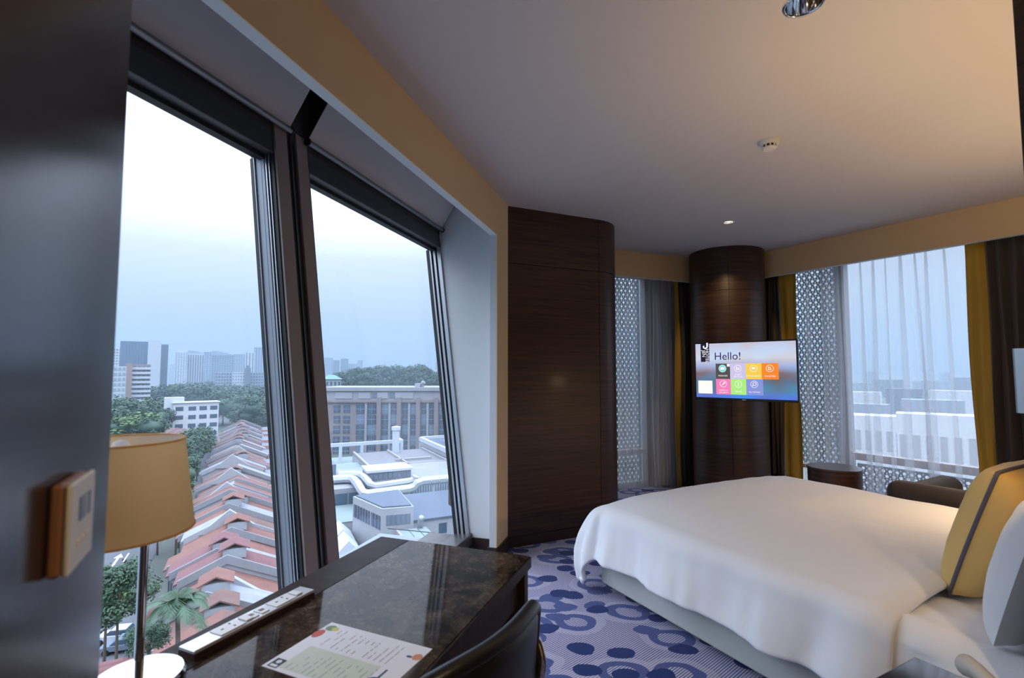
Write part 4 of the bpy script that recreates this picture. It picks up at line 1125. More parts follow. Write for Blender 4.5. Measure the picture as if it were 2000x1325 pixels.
# ---- shophouses
cache = {}
def shared(key, fn):
    if key not in cache: cache[key] = fn()
    return cache[key]
UW = 3.9
ROOF_W = {0: 'orange tiled', 1: 'rose tiled', 2: 'brown tiled', 3: 'pale metal sheet'}
def shophouse(fr, x, y, z, rc, jack, back, group, wl=5.2, wr=5.8, rear_rc=0, rear=True, rowname='main row'):
    lab = 'terraced shophouse with %s roof%s in the %s' % (ROOF_W[rc], {0: '', 1: ' and raised jack roof', 2: ' and white gable wall'}[jack], rowname)
    t = thing('shophouse', lab, 'house', fr.w(x, y, z), fr.rz, 'shophouses with %s roof%s in the %s' % (ROOF_W[rc], {0: '', 1: ' and jack roof', 2: ' and gable wall'}[jack], rowname))
    h = UW/2
    def slope(xe, ze, m):
        def f():
            mb = MB(); s_ = 1 if xe > 0 else -1
            mb.add([(0,-h,0),(xe,-h,ze),(xe,h,ze),(0,h,0),(0,-h,-0.18),(xe,-h,ze-0.18),(xe,h,ze-0.18),(0,h,-0.18)], [(0,1,2,3),(7,6,5,4),(0,4,5,1),(1,5,6,2),(2,6,7,3),(3,7,4,0)])
            return mb.mesh('roof_slope', M[m])
        return shared(('slope', xe, ze, m), f)
    ze_l, ze_r = -0.44*wl, -0.46*wr
    place(slope(-wl-0.5, ze_l-0.2, 'tile%d' % rc), 'roof_slope', t)
    place(slope(wr+0.3, ze_r-0.15, 'tile%d' % back), 'roof_slope', t)
    def body():
        mb = MB()
        hh = GZ+16.0
        pts = [(-wl, hh), (-wl, ze_l-0.3), (0, -0.25), (wr, ze_r-0.3), (wr, hh)]
        n = len(pts)
        mb.add([(p[0], -h+0.1, p[1]) for p in pts] + [(p[0], h-0.1, p[1]) for p in pts], [list(range(n)), list(range(n, 2*n))[::-1]] + [(i, (i+1) % n, (i+1) % n + n, i+n) for i in range(n)])
        return mb.mesh('house_body', M['stucco'])
    place(shared(('body', wl, wr), body), 'house_body', t)
    def party():
        up = 0.24
        mb = MB(); pts = [(-wl-0.2, ze_l-0.6), (-wl-0.2, ze_l+up-0.1), (0, up), (wr+0.1, ze_r+up-0.1), (wr+0.1, ze_r-0.6), (0, -0.6)]
        n = len(pts)
        mb.add([(p[0], -h-0.10, p[1]) for p in pts] + [(p[0], -h+0.10, p[1]) for p in pts], [list(range(n)), list(range(n, 2*n))[::-1]] + [(i, (i+1) % n, (i+1) % n + n, i+n) for i in range(n)])
        return mb.mesh('party_wall', M['stucco' if jack == 2 else 'concrete'])
    place(shared(('party', wl, wr, jack == 2), party), 'party_wall', t)
    if jack == 1:
        def jr():
            mb = MB()
            mb.add([(-1.6,-1.7,-0.05),(0,-1.7,0.75),(0,1.7,0.75),(-1.6,1.7,-0.05),(1.6,-1.7,-0.05),(1.6,1.7,-0.05),(-1.6,-1.7,-0.2),(0,-1.7,0.6),(0,1.7,0.6),(-1.6,1.7,-0.2),(1.6,-1.7,-0.2),(1.6,1.7,-0.2)],
                   [(0,1,2,3),(1,4,5,2),(6,9,8,7),(7,8,11,10),(0,6,7,1),(1,7,10,4),(3,2,8,9),(2,5,11,8),(0,3,9,6),(4,10,11,5)])
            return mb.mesh('jack_roof', M['tile%d' % rc])
        j = place(shared(('jr', rc), jr), 'jack_roof', t, (0.6, 0, 0.45), (0,0,0), (0.85, 0.75, 0.8))
        def jw(): return MB().box(-1.2, 1.2, -1.5, 1.5, -1.2, 0.0).mesh('clerestory', M['stucco'])
        place(shared('jw', jw), 'clerestory', j)
    if jack == 2:
        def gw():
            mb = MB(); pts = [(-3.2, -1.6), (0, 1.0), (3.8, -1.9)]
            mb.add([(p[0], -h-0.2, p[1]) for p in pts] + [(p[0], -h+0.5, p[1]) for p in pts], [(0,1,2),(5,4,3),(0,3,4,1),(1,4,5,2),(2,5,3,0)])
            return mb.mesh('gable_wall', M['stucco'])
        place(shared('gw', gw), 'gable_wall', t)
    if rear:
        def rw():
            mb = MB(); x0, x1 = wr, wr+3.8
            mb.box(x0, x1, -h+0.2, 0.6, GZ+16, ze_r-1.2)
            return mb.mesh('rear_wing', M['stucco'])
        r_ = place(shared(('rw', wl, wr), rw), 'rear_wing', t)
        def rr():
            mb = MB(); x0, x1 = wr+0.1, wr+3.9
            za, zb = ze_r-0.2, ze_r-1.3
            mb.add([(x0,-h,zb),(x1,-h,zb),(x1,-0.9,za),(x0,-0.9,za),(x1,0.9,zb),(x0,0.9,zb),(x0,-h,zb-0.15),(x1,-h,zb-0.15),(x1,0.9,zb-0.15),(x0,0.9,zb-0.15)], [(0,1,2,3),(3,2,4,5),(9,8,7,6),(0,6,7,1),(4,8,9,5),(1,7,8,4,2),(0,3,5,9,6)])
            return mb.mesh('rear_roof', M['tile%d' % rear_rc])
        place(shared(('rr', wl, wr, rear_rc), rr), 'rear_roof', r_)
    def wins():
        mb = MB()
        for yy in (-1.5, 0, 1.5):
            mb.box(-wl-0.03, -wl+0.05, yy-0.45, yy+0.45, ze_l-2.6, ze_l-0.9); mb.box(-wl-0.03, -wl+0.05, yy-0.45, yy+0.45, ze_l-5.6, ze_l-3.9)
        return mb.mesh('shutter_windows', M['dark_glass'])
    o = place(shared(('wins', wl, wr), wins), 'shutter_windows', t)
    return t
rnd = random.Random(12)
main_rc = [0, 0, 2, 0, 0, 1, 1, 0, 0, 3, 0, 0, 2, 0, 0, 3, 0, 0, 2, 0, 0, 3, 0, 0, 0, 2, 0, 0, 3, 0, 0, 0]
main_jk = [1, 0, 1, 1, 2, 1, 1, 0, 1, 2, 0, 1, 1, 0, 2, 0, 0, 2, 1, 0, 0, 2, 0, 1, 0, 0, 2, 0, 0, 1, 0, 0]
for k in range(46):
    dz = [0.0, 0.35, -0.3, 0.2, -0.45, 0.5, 0.1, -0.2][k % 8] - 0.01*k
    shophouse(SF, 0.7*math.sin(k*1.7), -9 + k*UW, -17+dz, main_rc[k % 32], main_jk[k % 32], [0, 2, 0, 3, 0, 1, 3, 0][k % 8], '', wl=3.8 if k < 7 else 4.5 if k < 14 else 5.2, rear_rc=[0, 3, 2, 0][k % 4])
f2 = at_dist(358, 836, 188)
F2 = Frame(f2.x, f2.y, 62)
for k in range(7):
    shophouse(F2, 0, -6.4 + k*UW, -16.6, [1, 2][k % 2], 0, 2, '', 5.5, 5.5, rear=False, rowname='cross row by the white block')

# ---- trees
def crown_mesh(seed, n, leaf, mname):
    r = random.Random(seed); mb = MB()
    cl = []
    for _ in range(26):
        a = r.uniform(0, 2*math.pi); zz = r.uniform(-0.55, 0.9); rr = math.sqrt(max(0.05, 1-zz*zz))*r.uniform(0.35, 0.85)
        cl.append((Vector((rr*math.cos(a), rr*math.sin(a), zz*0.75)), r.uniform(0.24, 0.42)))
    for i in range(n):
        c, cr = r.choice(cl)
        d = Vector((r.gauss(0,1), r.gauss(0,1), r.gauss(0,1)))
        d.normalize(); p = c + d*cr*r.uniform(0.6, 1.0)
        nrm = (d + Vector((r.uniform(-.7,.7), r.uniform(-.7,.7), r.uniform(-.2,.9)))).normalized()
        t1 = nrm.cross(Vector((r.uniform(-1,1), r.uniform(-1,1), r.uniform(-1,1)))).normalized(); t2 = nrm.cross(t1)
        s = leaf*r.uniform(0.6, 1.3)
        mb.add([p - t1*s, p + t2*s*0.6, p + t1*s, p - t2*s*0.6], [(0,1,2,3)])
    return mb.mesh('foliage', M[mname], fix=False)
def core_mesh(seed, mname):
    mb = MB(); r = random.Random(seed)
    def fn(u, v):
        a = 2*math.pi*u; b = math.pi*(v-0.5)
        k = 0.74 + 0.16*noise.noise(Vector((math.cos(a)*1.7+seed, math.sin(a)*1.7, v*4)))
        return (k*math.cos(a)*math.cos(b), k*math.sin(a)*math.cos(b), 0.62*k*math.sin(b)*1.1)
    mb.grid(fn, 18, 10, None, True)
    return mb.mesh('inner_foliage', M[mname], smooth=True)
def trunk_mesh():
    mb = MB(); mb.tube([(0,0,0),(0.02,0.01,0.5),(0,0,1.0)], [0.08, 0.055, 0.035], 8)
    return mb.mesh('trunk', M['bark'], smooth=True)
def branch_mesh(seed):
    r = random.Random(seed); mb = MB()
    for k in range(5):
        a = k*1.256 + r.uniform(-.3,.3)
        mb.tube([(0,0,-0.75),(0.25*math.cos(a),0.25*math.sin(a),-0.3),(0.6*math.cos(a),0.6*math.sin(a),0.15)], [0.05,0.03,0.012], 6)
    return mb.mesh('branches', M['bark'], smooth=True)
CR_ = {}
def tree(u, v, d, r, leafkind, label, group=None, flat_=0.85, variant=0, near=False, base=GZ, name='tree'):
    p = at_dist(u, v, d)
    t = thing(name, label, 'tree', (p.x, p.y, base), random.Random(u*7+v).uniform(0, 6.28), group)
    key = (leafkind, variant, near)
    if key not in CR_:
        n, lf = (6500, 0.044) if near else (2300, 0.075)
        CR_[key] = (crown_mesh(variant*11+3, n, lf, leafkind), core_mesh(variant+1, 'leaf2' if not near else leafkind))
    cz = p.z - base
    f = place(CR_[key][0], 'foliage', t, (0, 0, cz), (0,0,0), (r, r, r*flat_))
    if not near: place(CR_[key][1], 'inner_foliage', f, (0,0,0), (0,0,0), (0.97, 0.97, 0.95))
    else: place(shared(('br', variant), lambda: branch_mesh(variant)), 'branches', f)
    place(shared('trunk', trunk_mesh), 'trunk', t, (0,0,0), (0,0,0), (max(2.2, r*0.5), max(2.2, r*0.5), max(0.5, cz - r*0.35)))
    return t
tree(232, 1160, 52, 3.1, 'leaf0', 'big leafy street tree beside the lamp pole', None, 0.9, 0, True)
tree(210, 1152, 60, 2.7, 'leaf1', 'yellow green street tree beside the big leafy street tree', None, 0.8, 1, True)
tree(292, 1246, 33, 1.1, 'leaf0', 'small bushy tree under the palm', None, 0.9, 2, True)
for i, (u, v, d, r) in enumerate([(290, 1022, 90, 3.0), (310, 1014, 100, 3.0), (226, 972, 128, 4.5)]):
    tree(u, v, d, r, 'leaf2', 'dark green tree near the street corner below the lamp shade', 'trees at the street corner', 0.85, i % 3)
for i, (u, v, d, r) in enumerate([(348, 952, 92, 2.4), (354, 928, 102, 2.8), (358, 906, 112, 3.2), (366, 892, 124, 3.6), (372, 872, 136, 4.4), (380, 866, 150, 4.6), (387, 860, 160, 4.5), (389, 858, 168, 4.0)]):
    tree(u, v, d, r, ['leaf0', 'leaf2'][i % 2], 'hazy street tree along the left side of the shophouse row', 'street trees along the shophouse row', 0.85, i % 3)
tree(318, 815, 208, 3.8, 'leaf2', 'round dark green tree standing before the white four storey block', None, 0.95, 1)
tree(256, 832, 176, 9.5, 'leaf1', 'broad light green tree just above the lamp shade', None, 0.45, 2)
for i, (u, v, d, r) in enumerate([(226, 812, 215, 8), (262, 808, 225, 9), (298, 806, 240, 8), (215, 835, 180, 7), (296, 834, 165, 4)]):
    tree(u, v, d, r, 'leaf0', 'green tree at the foot of the brown apartment block', 'trees at the foot of the apartment block', 0.8, i % 3)
rnd = random.Random(44)
for i in range(34):
    u = 296 + (i % 17)*15.5 + rnd.uniform(-6, 6); d = (330 if i < 17 else 440) + rnd.uniform(-40, 60)
    v = 725 + (CAMZ + 20.5 + rnd.uniform(-3, 2))/d*985
    if u < 368: d = 352 + (i % 3)*18
    elif u < 420 and d < 400 and i % 2: d += 120
    if u > 408: d = min(d, 436 - 6*(i % 3))
    v = 725 + (CAMZ - GZ - 8.5 + rnd.uniform(-2, 1))/d*985
    tree(u, v, d, rnd.uniform(8.5, 12.5), ['leaf2', 'leaf0'][i % 2], 'park tree between the tower blocks and the shophouses', 'park trees below the towers', 0.8, i % 3)
for i, (u, v, d, r) in enumerate([(505, 800, 235, 7.5), (532, 806, 240, 7), (520, 818, 232, 6), (488, 812, 236, 5.5), (536, 786, 260, 8), (466, 812, 240, 5)]):
    tree(u, v, d, r, 'leaf0', 'green tree right behind the shophouse roofs', 'trees right behind the shophouse roofs', 0.85, i % 3)
rnd = random.Random(9)
for i in range(22):
    u = 662 + i*10.2; d = 330 + rnd.uniform(-25, 40)
    v = 738 + rnd.uniform(-3, 4) - (5 if 720 < u < 830 else 0) + (5 if u < 690 else 0)
    tree(u, v, d, rnd.uniform(5.5, 8.0), ['leaf2', 'leaf0'][i % 2], 'tree of the dense wood behind the office block', 'wood behind the office block', 0.95, i % 3)
for i in range(10):
    u = 665 + i*22; tree(u, 752, 300, 7.5, 'leaf2', 'low tree at the edge of the wood behind the office block', 'edge of the wood behind the office block', 0.9, i % 3)

# ---- palm
pc = at_dist(347, 1188, 31)
pm = thing('palm_tree', 'coconut palm beside the tiled roofs', 'palm', (pc.x, pc.y, GZ), 0.4)
ph_ = pc.z - GZ
MB().tube([(0.6, 0.2, 0), (0.35, 0.1, ph_*0.5), (0, 0, ph_)], [0.20, 0.14, 0.10], 10).build('trunk', M['bark'], pm, smooth=True)
M['palm'] = mat('palm_leaf', (0.040, 0.083, 0.043), 0.5, vary=0.3, vscale=2)
r = random.Random(3)
for k in range(19):
    a = k*2.399; el = r.uniform(0.15, 1.05) if k > 3 else 1.2; L_ = r.uniform(2.1, 2.7)
    mb = MB(); sp = []
    for i in range(11):
        t_ = i/10; rr = L_*t_*math.cos(el)*(1-0.12*t_); zz = L_*t_*math.sin(el) - 1.65*t_*t_*(0.9+0.4*math.cos(el))
        sp.append(Vector((rr*math.cos(a), rr*math.sin(a), zz)))
    mb.tube(sp, [0.03*(1-0.8*i/10) for i in range(11)], 5)
    side = Vector((-math.sin(a), math.cos(a), 0))
    for i in range(1, 40):
        t_ = i/40*10; j = min(9, int(t_)); f_ = t_-j; p = sp[j].lerp(sp[j+1], f_); dr = (sp[j+1]-sp[j]).normalized()
        ll = 0.66*math.sin(math.pi*min(1, 0.12+0.85*i/40))**0.7
        for s_ in (-1, 1):
            tip = p + side*s_*ll*0.75 + dr*ll*0.55 + Vector((0, 0, -0.40*ll))
            mb.add([p - dr*0.032, p + dr*0.034, tip], [(0, 1, 2)])
    mb.build('frond', M['palm'], pm, fix=False).location = (0, 0, ph_)

# ---- towers and blocks beyond
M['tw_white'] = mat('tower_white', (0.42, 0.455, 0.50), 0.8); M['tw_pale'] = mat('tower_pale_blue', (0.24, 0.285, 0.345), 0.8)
M['tw_grey'] = mat('tower_grey', (0.122, 0.151, 0.194), 0.8); M['tw_brown'] = mat('apartment_brown', (0.259, 0.180, 0.166), 0.85)
M['tw_win'] = mat('tower_windows', (0.05, 0.085, 0.13), 0.3)
M['shed_white'] = mat('shed_white', (0.50, 0.52, 0.54), 0.8)
M['tw_dark'] = mat('tower_dark', (0.10, 0.13, 0.17), 0.6)
def tower(label, u0, u1, vt, d, body, rot=0.0, depth=0.7, cols=0, rows=0, win='tw_win', wfrac=0.55, hfrac=0.5, cap=None, strips=False, name='tower_block', base=GZ, balcony=False, arc=False, gap=0.0):
    c = at_dist((u0+u1)/2, 725, d); w = abs(at_dist(u1, 725, d).x - at_dist(u0, 725, d).x)*1.0
    zt = at_dist((u0+u1)/2, vt, d).z
    w = (at_dist(u1, 725, d) - at_dist(u0, 725, d)).length
    ang = math.atan2(c.y, c.x) - math.pi/2 + RAD(rot)
    t = thing(name, label, 'building', (c.x, c.y, base), ang)
    h = zt - base; dp = w*depth
    MB().box(-w/2, w/2, 0, dp, 0, h).build('facade', M[body], t)
    sec = h if rows == 0 else h/rows
    if cols:
        mb = MB(); cw = w/cols
        for i in range(cols):
            x0 = -w/2 + cw*(i + 0.5 - wfrac/2); x1 = x0 + cw*wfrac
            if strips or rows == 0:
                mb.box(x0, x1, -0.25, 0.1, h*0.03, h*(0.97-gap))
            else:
                for j in range(rows): mb.box(x0, x1, -0.12, 0.1, sec*(j+0.5-hfrac/2), sec*(j+0.5+hfrac/2))
        o = mb.build('windows', M[win], t); o['kind'] = 'stuff'
        # side face towards the camera axis
        mb = MB(); n2 = max(1, int(cols*depth))
        for sx in (-1, 1):
            for i in range(n2):
                y0 = dp*(i+0.5-wfrac/2)/n2; y1 = dp*(i+0.5+wfrac/2)/n2
                for j in range(max(1, rows)):
                    mb.box(sx*w/2-0.1, sx*w/2+0.1, y0, y1, sec*(j+0.5-hfrac/2), sec*(j+0.5+hfrac/2))
        o = mb.build('side_windows', M[win], t); o['kind'] = 'stuff'
    if balcony:
        mb = MB()
        for j in range(1, rows): mb.box(-w/2-0.2, w/2+0.4, -1.2, 0, sec*j-0.35, sec*j+0.75)
        o = mb.build('balconies', M['tw_white'], t); o['kind'] = 'stuff'
    if cap:
        MB().box(-w*0.3, w*0.2, dp*0.2, dp*0.7, h, h+cap).build('roof_box', M[body], t)
    if arc:
        mb = MB(); n = 12
        vs = []
        for y in (0.0, dp*0.5):
            for i in range(n+1):
                a = math.pi*0.5*i/n
                vs.append((-w/2 + w*i/n, y, h + w*0.24*math.cos(a*0.98)*0.9))
            vs += [(w/2, y, h), (-w/2, y, h)]
        m_ = n+3
        mb.add(vs, [list(range(m_)), list(range(m_, 2*m_))[::-1]] + [(i, (i+1) % m_, (i+1) % m_ + m_, i+m_) for i in range(m_)])
        mb.build('curved_crown', M['tw_pale'], t)
    return t
tower('tall dark blue glass office slab', 233, 288, 667, 430, 'blue_glass', 0, 0.3, 9, 22, 'tw_grey', 0.12, 0.9)
tower('white windowless flank wall of the dark office slab', 287, 313, 665, 418, 'tw_white', 0, 0.5, name='office_flank')
tower('dark banded wing of the office slab behind white flank', 311, 327, 673, 428, 'tw_dark', 0, 0.8, 2, 24, 'tw_grey', 0.8, 0.35, name='office_wing')
tower('pale tower peeping out left of the dark office slab', 218, 236, 681, 560, 'tw_white', 0, 0.7, 3, 20, 'tw_win', 0.6, 0.4)
tower('brown apartment block with rows of pale balconies', 259, 294, 712, 300, 'tw_brown', 0, 0.6, 4, 15, 'tw_dark', 0.6, 0.45, balcony=True)
tower('brown windowless stair shaft of the apartment block', 245, 258.2, 710, 297, 'tw_brown', 0, 0.8, name='stair_shaft')
tower('white apartment block with pale blue glass balconies', 196, 247, 716, 275, 'tw_white', 0, 0.6, 6, 14, 'tw_pale', 0.7, 0.6)
tower('white tower with flat roof beside the curved tower', 341, 366, 689, 700, 'tw_white', 0, 0.7, 5, 30, 'tw_win', 0.5, 0.45, cap=5)
tower('striped white tower with curved crown right of the flat roofed tower', 365, 398, 691, 710, 'tw_white', 0, 0.6, 7, 0, 'tw_win', 0.5, 0.5, arc=True, strips=True)
tower('pale narrow tower behind the two curved towers', 396, 413, 688, 800, 'tw_pale', 0, 0.6, 3, 30, 'tw_win', 0.6, 0.5)
tower('gridded tower with curved crown above the slab blocks', 413, 456, 694, 690, 'tw_pale', 0, 0.5, 9, 26, 'tw_win', 0.7, 0.6, arc=True)
tower('pale blue tower half hidden beside the gridded tower', 455, 479, 692, 780, 'tw_pale', 0, 0.6, 5, 28, 'tw_win', 0.5, 0.5)
tower('slim white tower with flat top above the dark shaft', 478, 496, 687, 660, 'tw_white', 0, 0.6, 3, 0, 'tw_win', 0.3, 0.5, strips=True)
tower('tall grey blue tower nearest the window stile', 495, 515, 679, 840, 'tw_grey', 0, 0.6, 4, 0, 'tw_pale', 0.4, 0.5, strips=True)
tower('pale tower behind the tall grey blue tower', 512, 540, 680, 880, 'tw_pale', 0, 0.6, 5, 0, 'tw_white', 0.3, 0.5, strips=True)
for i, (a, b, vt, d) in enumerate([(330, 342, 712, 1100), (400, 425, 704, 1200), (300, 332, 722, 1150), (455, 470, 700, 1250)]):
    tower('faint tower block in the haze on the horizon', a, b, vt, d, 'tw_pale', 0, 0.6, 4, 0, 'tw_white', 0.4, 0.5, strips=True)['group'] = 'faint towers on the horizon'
tower('slab block with white balconies left of the dark shaft', 421, 453, 728, 455, 'tw_pale', 0, 0.4, 6, 12, 'tw_win', 0.5, 0.45)
tower('plain pale slab block beside the dark shaft', 454, 479, 727, 450, 'tw_white', 0, 0.4, 5, 12, 'tw_win', 0.35, 0.4)
tower('dark lift shaft between the pale slab blocks', 478, 490, 719, 448, 'tw_grey', 0, 0.6, cap=2, name='lift_shaft')
tower('slab block with balconies right of the dark shaft', 489, 536, 728, 455, 'tw_pale', 0, 0.4, 9, 12, 'tw_win', 0.5, 0.45)
tower('white gridded block at the edge of the wood', 519, 540, 744, 330, 'tw_white', 0, 0.6, 4, 8, 'tw_pale', 0.6, 0.5)
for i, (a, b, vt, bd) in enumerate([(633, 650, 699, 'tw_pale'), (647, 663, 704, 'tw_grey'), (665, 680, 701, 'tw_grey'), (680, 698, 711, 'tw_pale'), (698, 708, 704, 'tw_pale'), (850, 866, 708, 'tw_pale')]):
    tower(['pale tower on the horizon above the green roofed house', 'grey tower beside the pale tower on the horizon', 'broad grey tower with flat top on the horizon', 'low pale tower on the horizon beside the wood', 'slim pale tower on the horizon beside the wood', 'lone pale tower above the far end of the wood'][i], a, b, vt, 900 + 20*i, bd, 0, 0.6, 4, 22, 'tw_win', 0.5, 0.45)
tower('long low white building beyond the wood', 838, 905, 722, 420, 'tw_white', 0, 0.3, name='low_building')
# house with green roof
gh = tower('cream house with pale green hipped roof beside the office block', 628, 667, 741, 258, 'stucco', 0, 0.7, 5, 6, 'dark_glass', 0.5, 0.4, name='green_roofed_house')
gw_ = (at_dist(667, 725, 258) - at_dist(628, 725, 258)).length; gz_ = at_dist(640, 741, 258).z - GZ
MB().add([(-gw_/2-0.6, -0.8, gz_), (gw_/2+0.6, -0.8, gz_), (gw_/2+0.6, 7, gz_), (-gw_/2-0.6, 7, gz_), (-gw_/2+3, 3, gz_+2.0), (gw_/2-3, 3, gz_+2.0)], [(0,1,5,4),(1,2,5),(2,3,4,5),(3,0,4),(3,2,1,0)]).build('hipped_roof', mat('green_roof', (0.12, 0.24, 0.24), 0.7), gh)

# white four storey block
wb = at_dist(376, 725, 212); sc_ = 212/985.0
wbl = thing('low_block', 'white four storey block with dark windows among the trees', 'building', (wb.x, wb.y, GZ), math.atan2(wb.y, wb.x) - math.pi/2 + RAD(6))
zt = at_dist(385, 787, 212).z - GZ
MB().box(-5.2, 8.6, 0, 7, 0, zt).build('main_wing', M['shed_white'], wbl)
MB().box(-7.6, -2.0, 0.8, 5, 0, zt+2.0).build('stair_tower', M['shed_white'], wbl)
MB().box(-5.6, 9.0, -0.5, 7.4, zt, zt+0.25).build('roof_slab', M['shed_white'], wbl)
wm = MB().box(-1.15, 1.15, -0.05, 0.1, -0.72, 0.72).mesh('window', M['dark_glass'])
for r_ in range(4):
    for c_ in range(4): place(wm, 'window', wbl, (-3.4 + c_*3.3 + (0.5 if c_ else 0), 0, zt - 2.0 - 3.0*r_))
    place(wm, 'window', wbl, (-6.6, 0.8, zt - 2.2 - 3.0*r_), (0,0,0), (0.45, 1, 1))

# ---- office block beyond the podium
OY = 180.0; k_ = OY/985.0*1.0
def ox(u): return (u-1000)*k_*0.998
def oz(v): return CAMZ - (v-725)*k_
of = thing('office_block', 'pinkish stone office block with tall glazed bays', 'building', (0, OY, GZ), 0)
M['stone'] = mat('pink_stone', (0.205, 0.174, 0.177), 0.8, vary=0.08, vscale=0.3)
M['stone_lt'] = mat('pale_stone', (0.267, 0.260, 0.279), 0.8)
X0, X1 = ox(628), ox(905)
MB().box(X0, X1, 0.4, 22, 0, oz(781)-GZ).build('facade', M['stone'], of)
MB().box(X0, X1, 2.0, 20, oz(781)-GZ, oz(764)-GZ).build('attic', M['stone_lt'], of)
MB().box(X0-0.5, X1, 1.2, 21, oz(764)-GZ, oz(757)-GZ).build('cornice', M['stone_lt'], of)
for u0, u1 in ((652, 686), (698, 722), (735, 756), (770, 806)):
    MB().box(ox(u0), ox(u1), 1.7, 2.0, oz(779)-GZ, oz(767)-GZ).build('attic_panel', M['stucco'], of)
for u0, u1 in ((725, 735), (759, 769)): MB().box(ox(u0), ox(u1), 1.8, 2.0, oz(778)-GZ, oz(768)-GZ).build('louvre', M['tw_grey'], of)
def owin(u0, u1, v0, v1, m='dark_glass'):
    x0, x1, z1_, z0_ = ox(u0), ox(u1), oz(v0)-GZ, oz(v1)-GZ
    w_ = round(x1-x0, 2); h_ = round(z1_-z0_, 2)
    def f():
        return MB().box(0, w_, 0.25, 0.42, 0, h_).mesh('window', M[m])
    o = place(shared(('ow', w_, h_, m), f), 'window', of, (x0, 0, z0_))
    def g():
        mb = MB(); mb.box(w_*0.48, w_*0.52, 0.18, 0.25, 0, h_); mb.box(0, w_, 0.18, 0.25, h_*0.48, h_*0.53); mb.box(w_*0.24, w_*0.26, 0.2, 0.25, 0, h_); mb.box(w_*0.74, w_*0.76, 0.2, 0.25, 0, h_); return mb.mesh('glazing_bars', M['tw_pale'])
    place(shared(('ob', w_, h_), g), 'glazing_bars', o)
M['office_glass'] = mat('office_glass', (0.13, 0.19, 0.25), 0.12, spec=0.8)
for u0, u1 in ((653, 665.5), (672, 684.5)):
    for v0, v1 in ((791.5, 806), (812, 826), (831, 846), (851.5, 866), (872, 887)): owin(u0, u1, v0, v1)
for i, (u0, u1) in enumerate(((697, 713), (719, 736), (747, 759), (764, 776.5), (787, 797.5), (803, 813.5), (824, 833), (839, 848.5), (859, 868), (874, 883))):
    for v0, v1 in ((790, 808), (810, 828), (830, 848), (850, 868), (870, 890)): owin(u0, u1, v0, v1, 'dark_glass' if (i+int(v0)) % 3 else 'office_glass')
for u in (742, 781, 818, 853):
    MB().box(ox(u-4), ox(u+4), -0.9, 0.4, 0, oz(776)-GZ).build('pier', M['stone'], of)
for u in (716, 762, 800, 836):
    MB().box(ox(u-2.2), ox(u+2.2), -0.1, 0.4, 0, oz(786)-GZ).build('pilaster', M['stone_lt'], of)
MB().box(X0, X1, -0.4, 0.4, oz(786)-GZ, oz(782)-GZ).build('string_course', M['stone'], of)
MB().box(ox(806), ox(817), 4, 8, oz(757)-GZ, oz(750)-GZ).build('roof_unit', M['stucco'], of)
MB().tube([(ox(820), 5, oz(757)-GZ), (ox(820), 5, oz(751)-GZ), (ox(822), 4.6, oz(748)-GZ), (ox(824), 4, oz(749)-GZ)], 0.7, 10).build('roof_vent', M['stucco'], of, smooth=True)

# ---- podium roofs, ducts and plant in front of the office block  (all on the GF grid)
def gthing(name, label, cat): return thing(name, label, cat, (0, 0, GZ), GF.rz)
def gb(t, name, m, x0, x1, y0, y1, z0, z1, bevel=0): return MB().box(x0, x1, y0, y1, z0-GZ, z1-GZ).build(name, M[m], t, bevel=bevel)
M['green_roof'] = mat('pale_green_roof', (0.167, 0.217, 0.217), 0.85, vary=0.15, vscale=0.2)
M['roof_grey'] = mat('grey_roof_deck', (0.155, 0.155, 0.171), 0.9, vary=0.15, vscale=0.2)
M['slate'] = mat('blue_grey_roof', (0.079, 0.104, 0.144), 0.8, vary=0.1, vscale=0.3)
M['duct'] = mat('duct_metal', (0.347, 0.372, 0.409), 0.4, 0.2)
pd = gthing('podium_building', 'long podium building with pale green flat roof', 'building')
gb(pd, 'walls', 'stucco', 7.4, 32.3, 68.8, 120, GZ, -18.2); gb(pd, 'green_roof', 'green_roof', 7.4, 32.3, 68.8, 120, -18.2, -18.0)
gb(pd, 'plant_deck', 'concrete', 7.4, 32.3, 77.6, 93, -18, -15.7)
gb(pd, 'upper_storey', 'stucco', 17, 32, 93, 111.5, -18, -16.2); gb(pd, 'grey_deck', 'roof_grey', 17, 32, 93, 111.5, -16.2, -16.0)
for x0, x1, y0, y1 in ((17, 17.4, 93, 111.5), (17, 32, 93, 93.4), (31.6, 32, 93, 111.5), (24, 24.3, 93, 111)):
    gb(pd, 'parapet', 'stone_lt', x0, x1, y0, y1, -16, -15.6)
gb(pd, 'roof_kerb', 'stone_lt', 23, 30, 98, 98.6, -16, -15.6)
gb(pd, 'low_roof', 'green_roof', 10, 16.8, 94, 104, -18, -16.6)
gb(pd, 'louvre_wall', 'tw_pale', 20.8, 32.3, 77.2, 77.6, -17.4, -15.0)
rb_ = MB()
for k in range(28): rb_.box(20.9+k*0.4, 21.0+k*0.4, 77.05, 77.2, -17.4-GZ, -15.0-GZ)
rb_.build('louvre_ribs', M['tw_white'], pd)['kind'] = 'stuff'
for k, x in enumerate((7.6, 9.5, 11.4)):
    gb(pd, 'window', 'dark_glass', x, x+1.7, 77.5, 77.65, -18.0, -16.4)
for x in (3.5, 5.2): gb(pd, 'cooling_cell', 'tw_grey', 7.5+x-3.5, 8.9+x-3.5, 86, 90, -15.7, -13.6)
ah = gthing('air_handling_unit', 'long white air handling unit with louvred sides on the podium', 'roof unit')
gb(ah, 'casing', 'concrete', 14.6, 21.3, 80.4, 85.2, -15.7, -14.35); gb(ah, 'lid', 'tw_white', 14.4, 21.5, 80.2, 85.4, -14.35, -14.0)
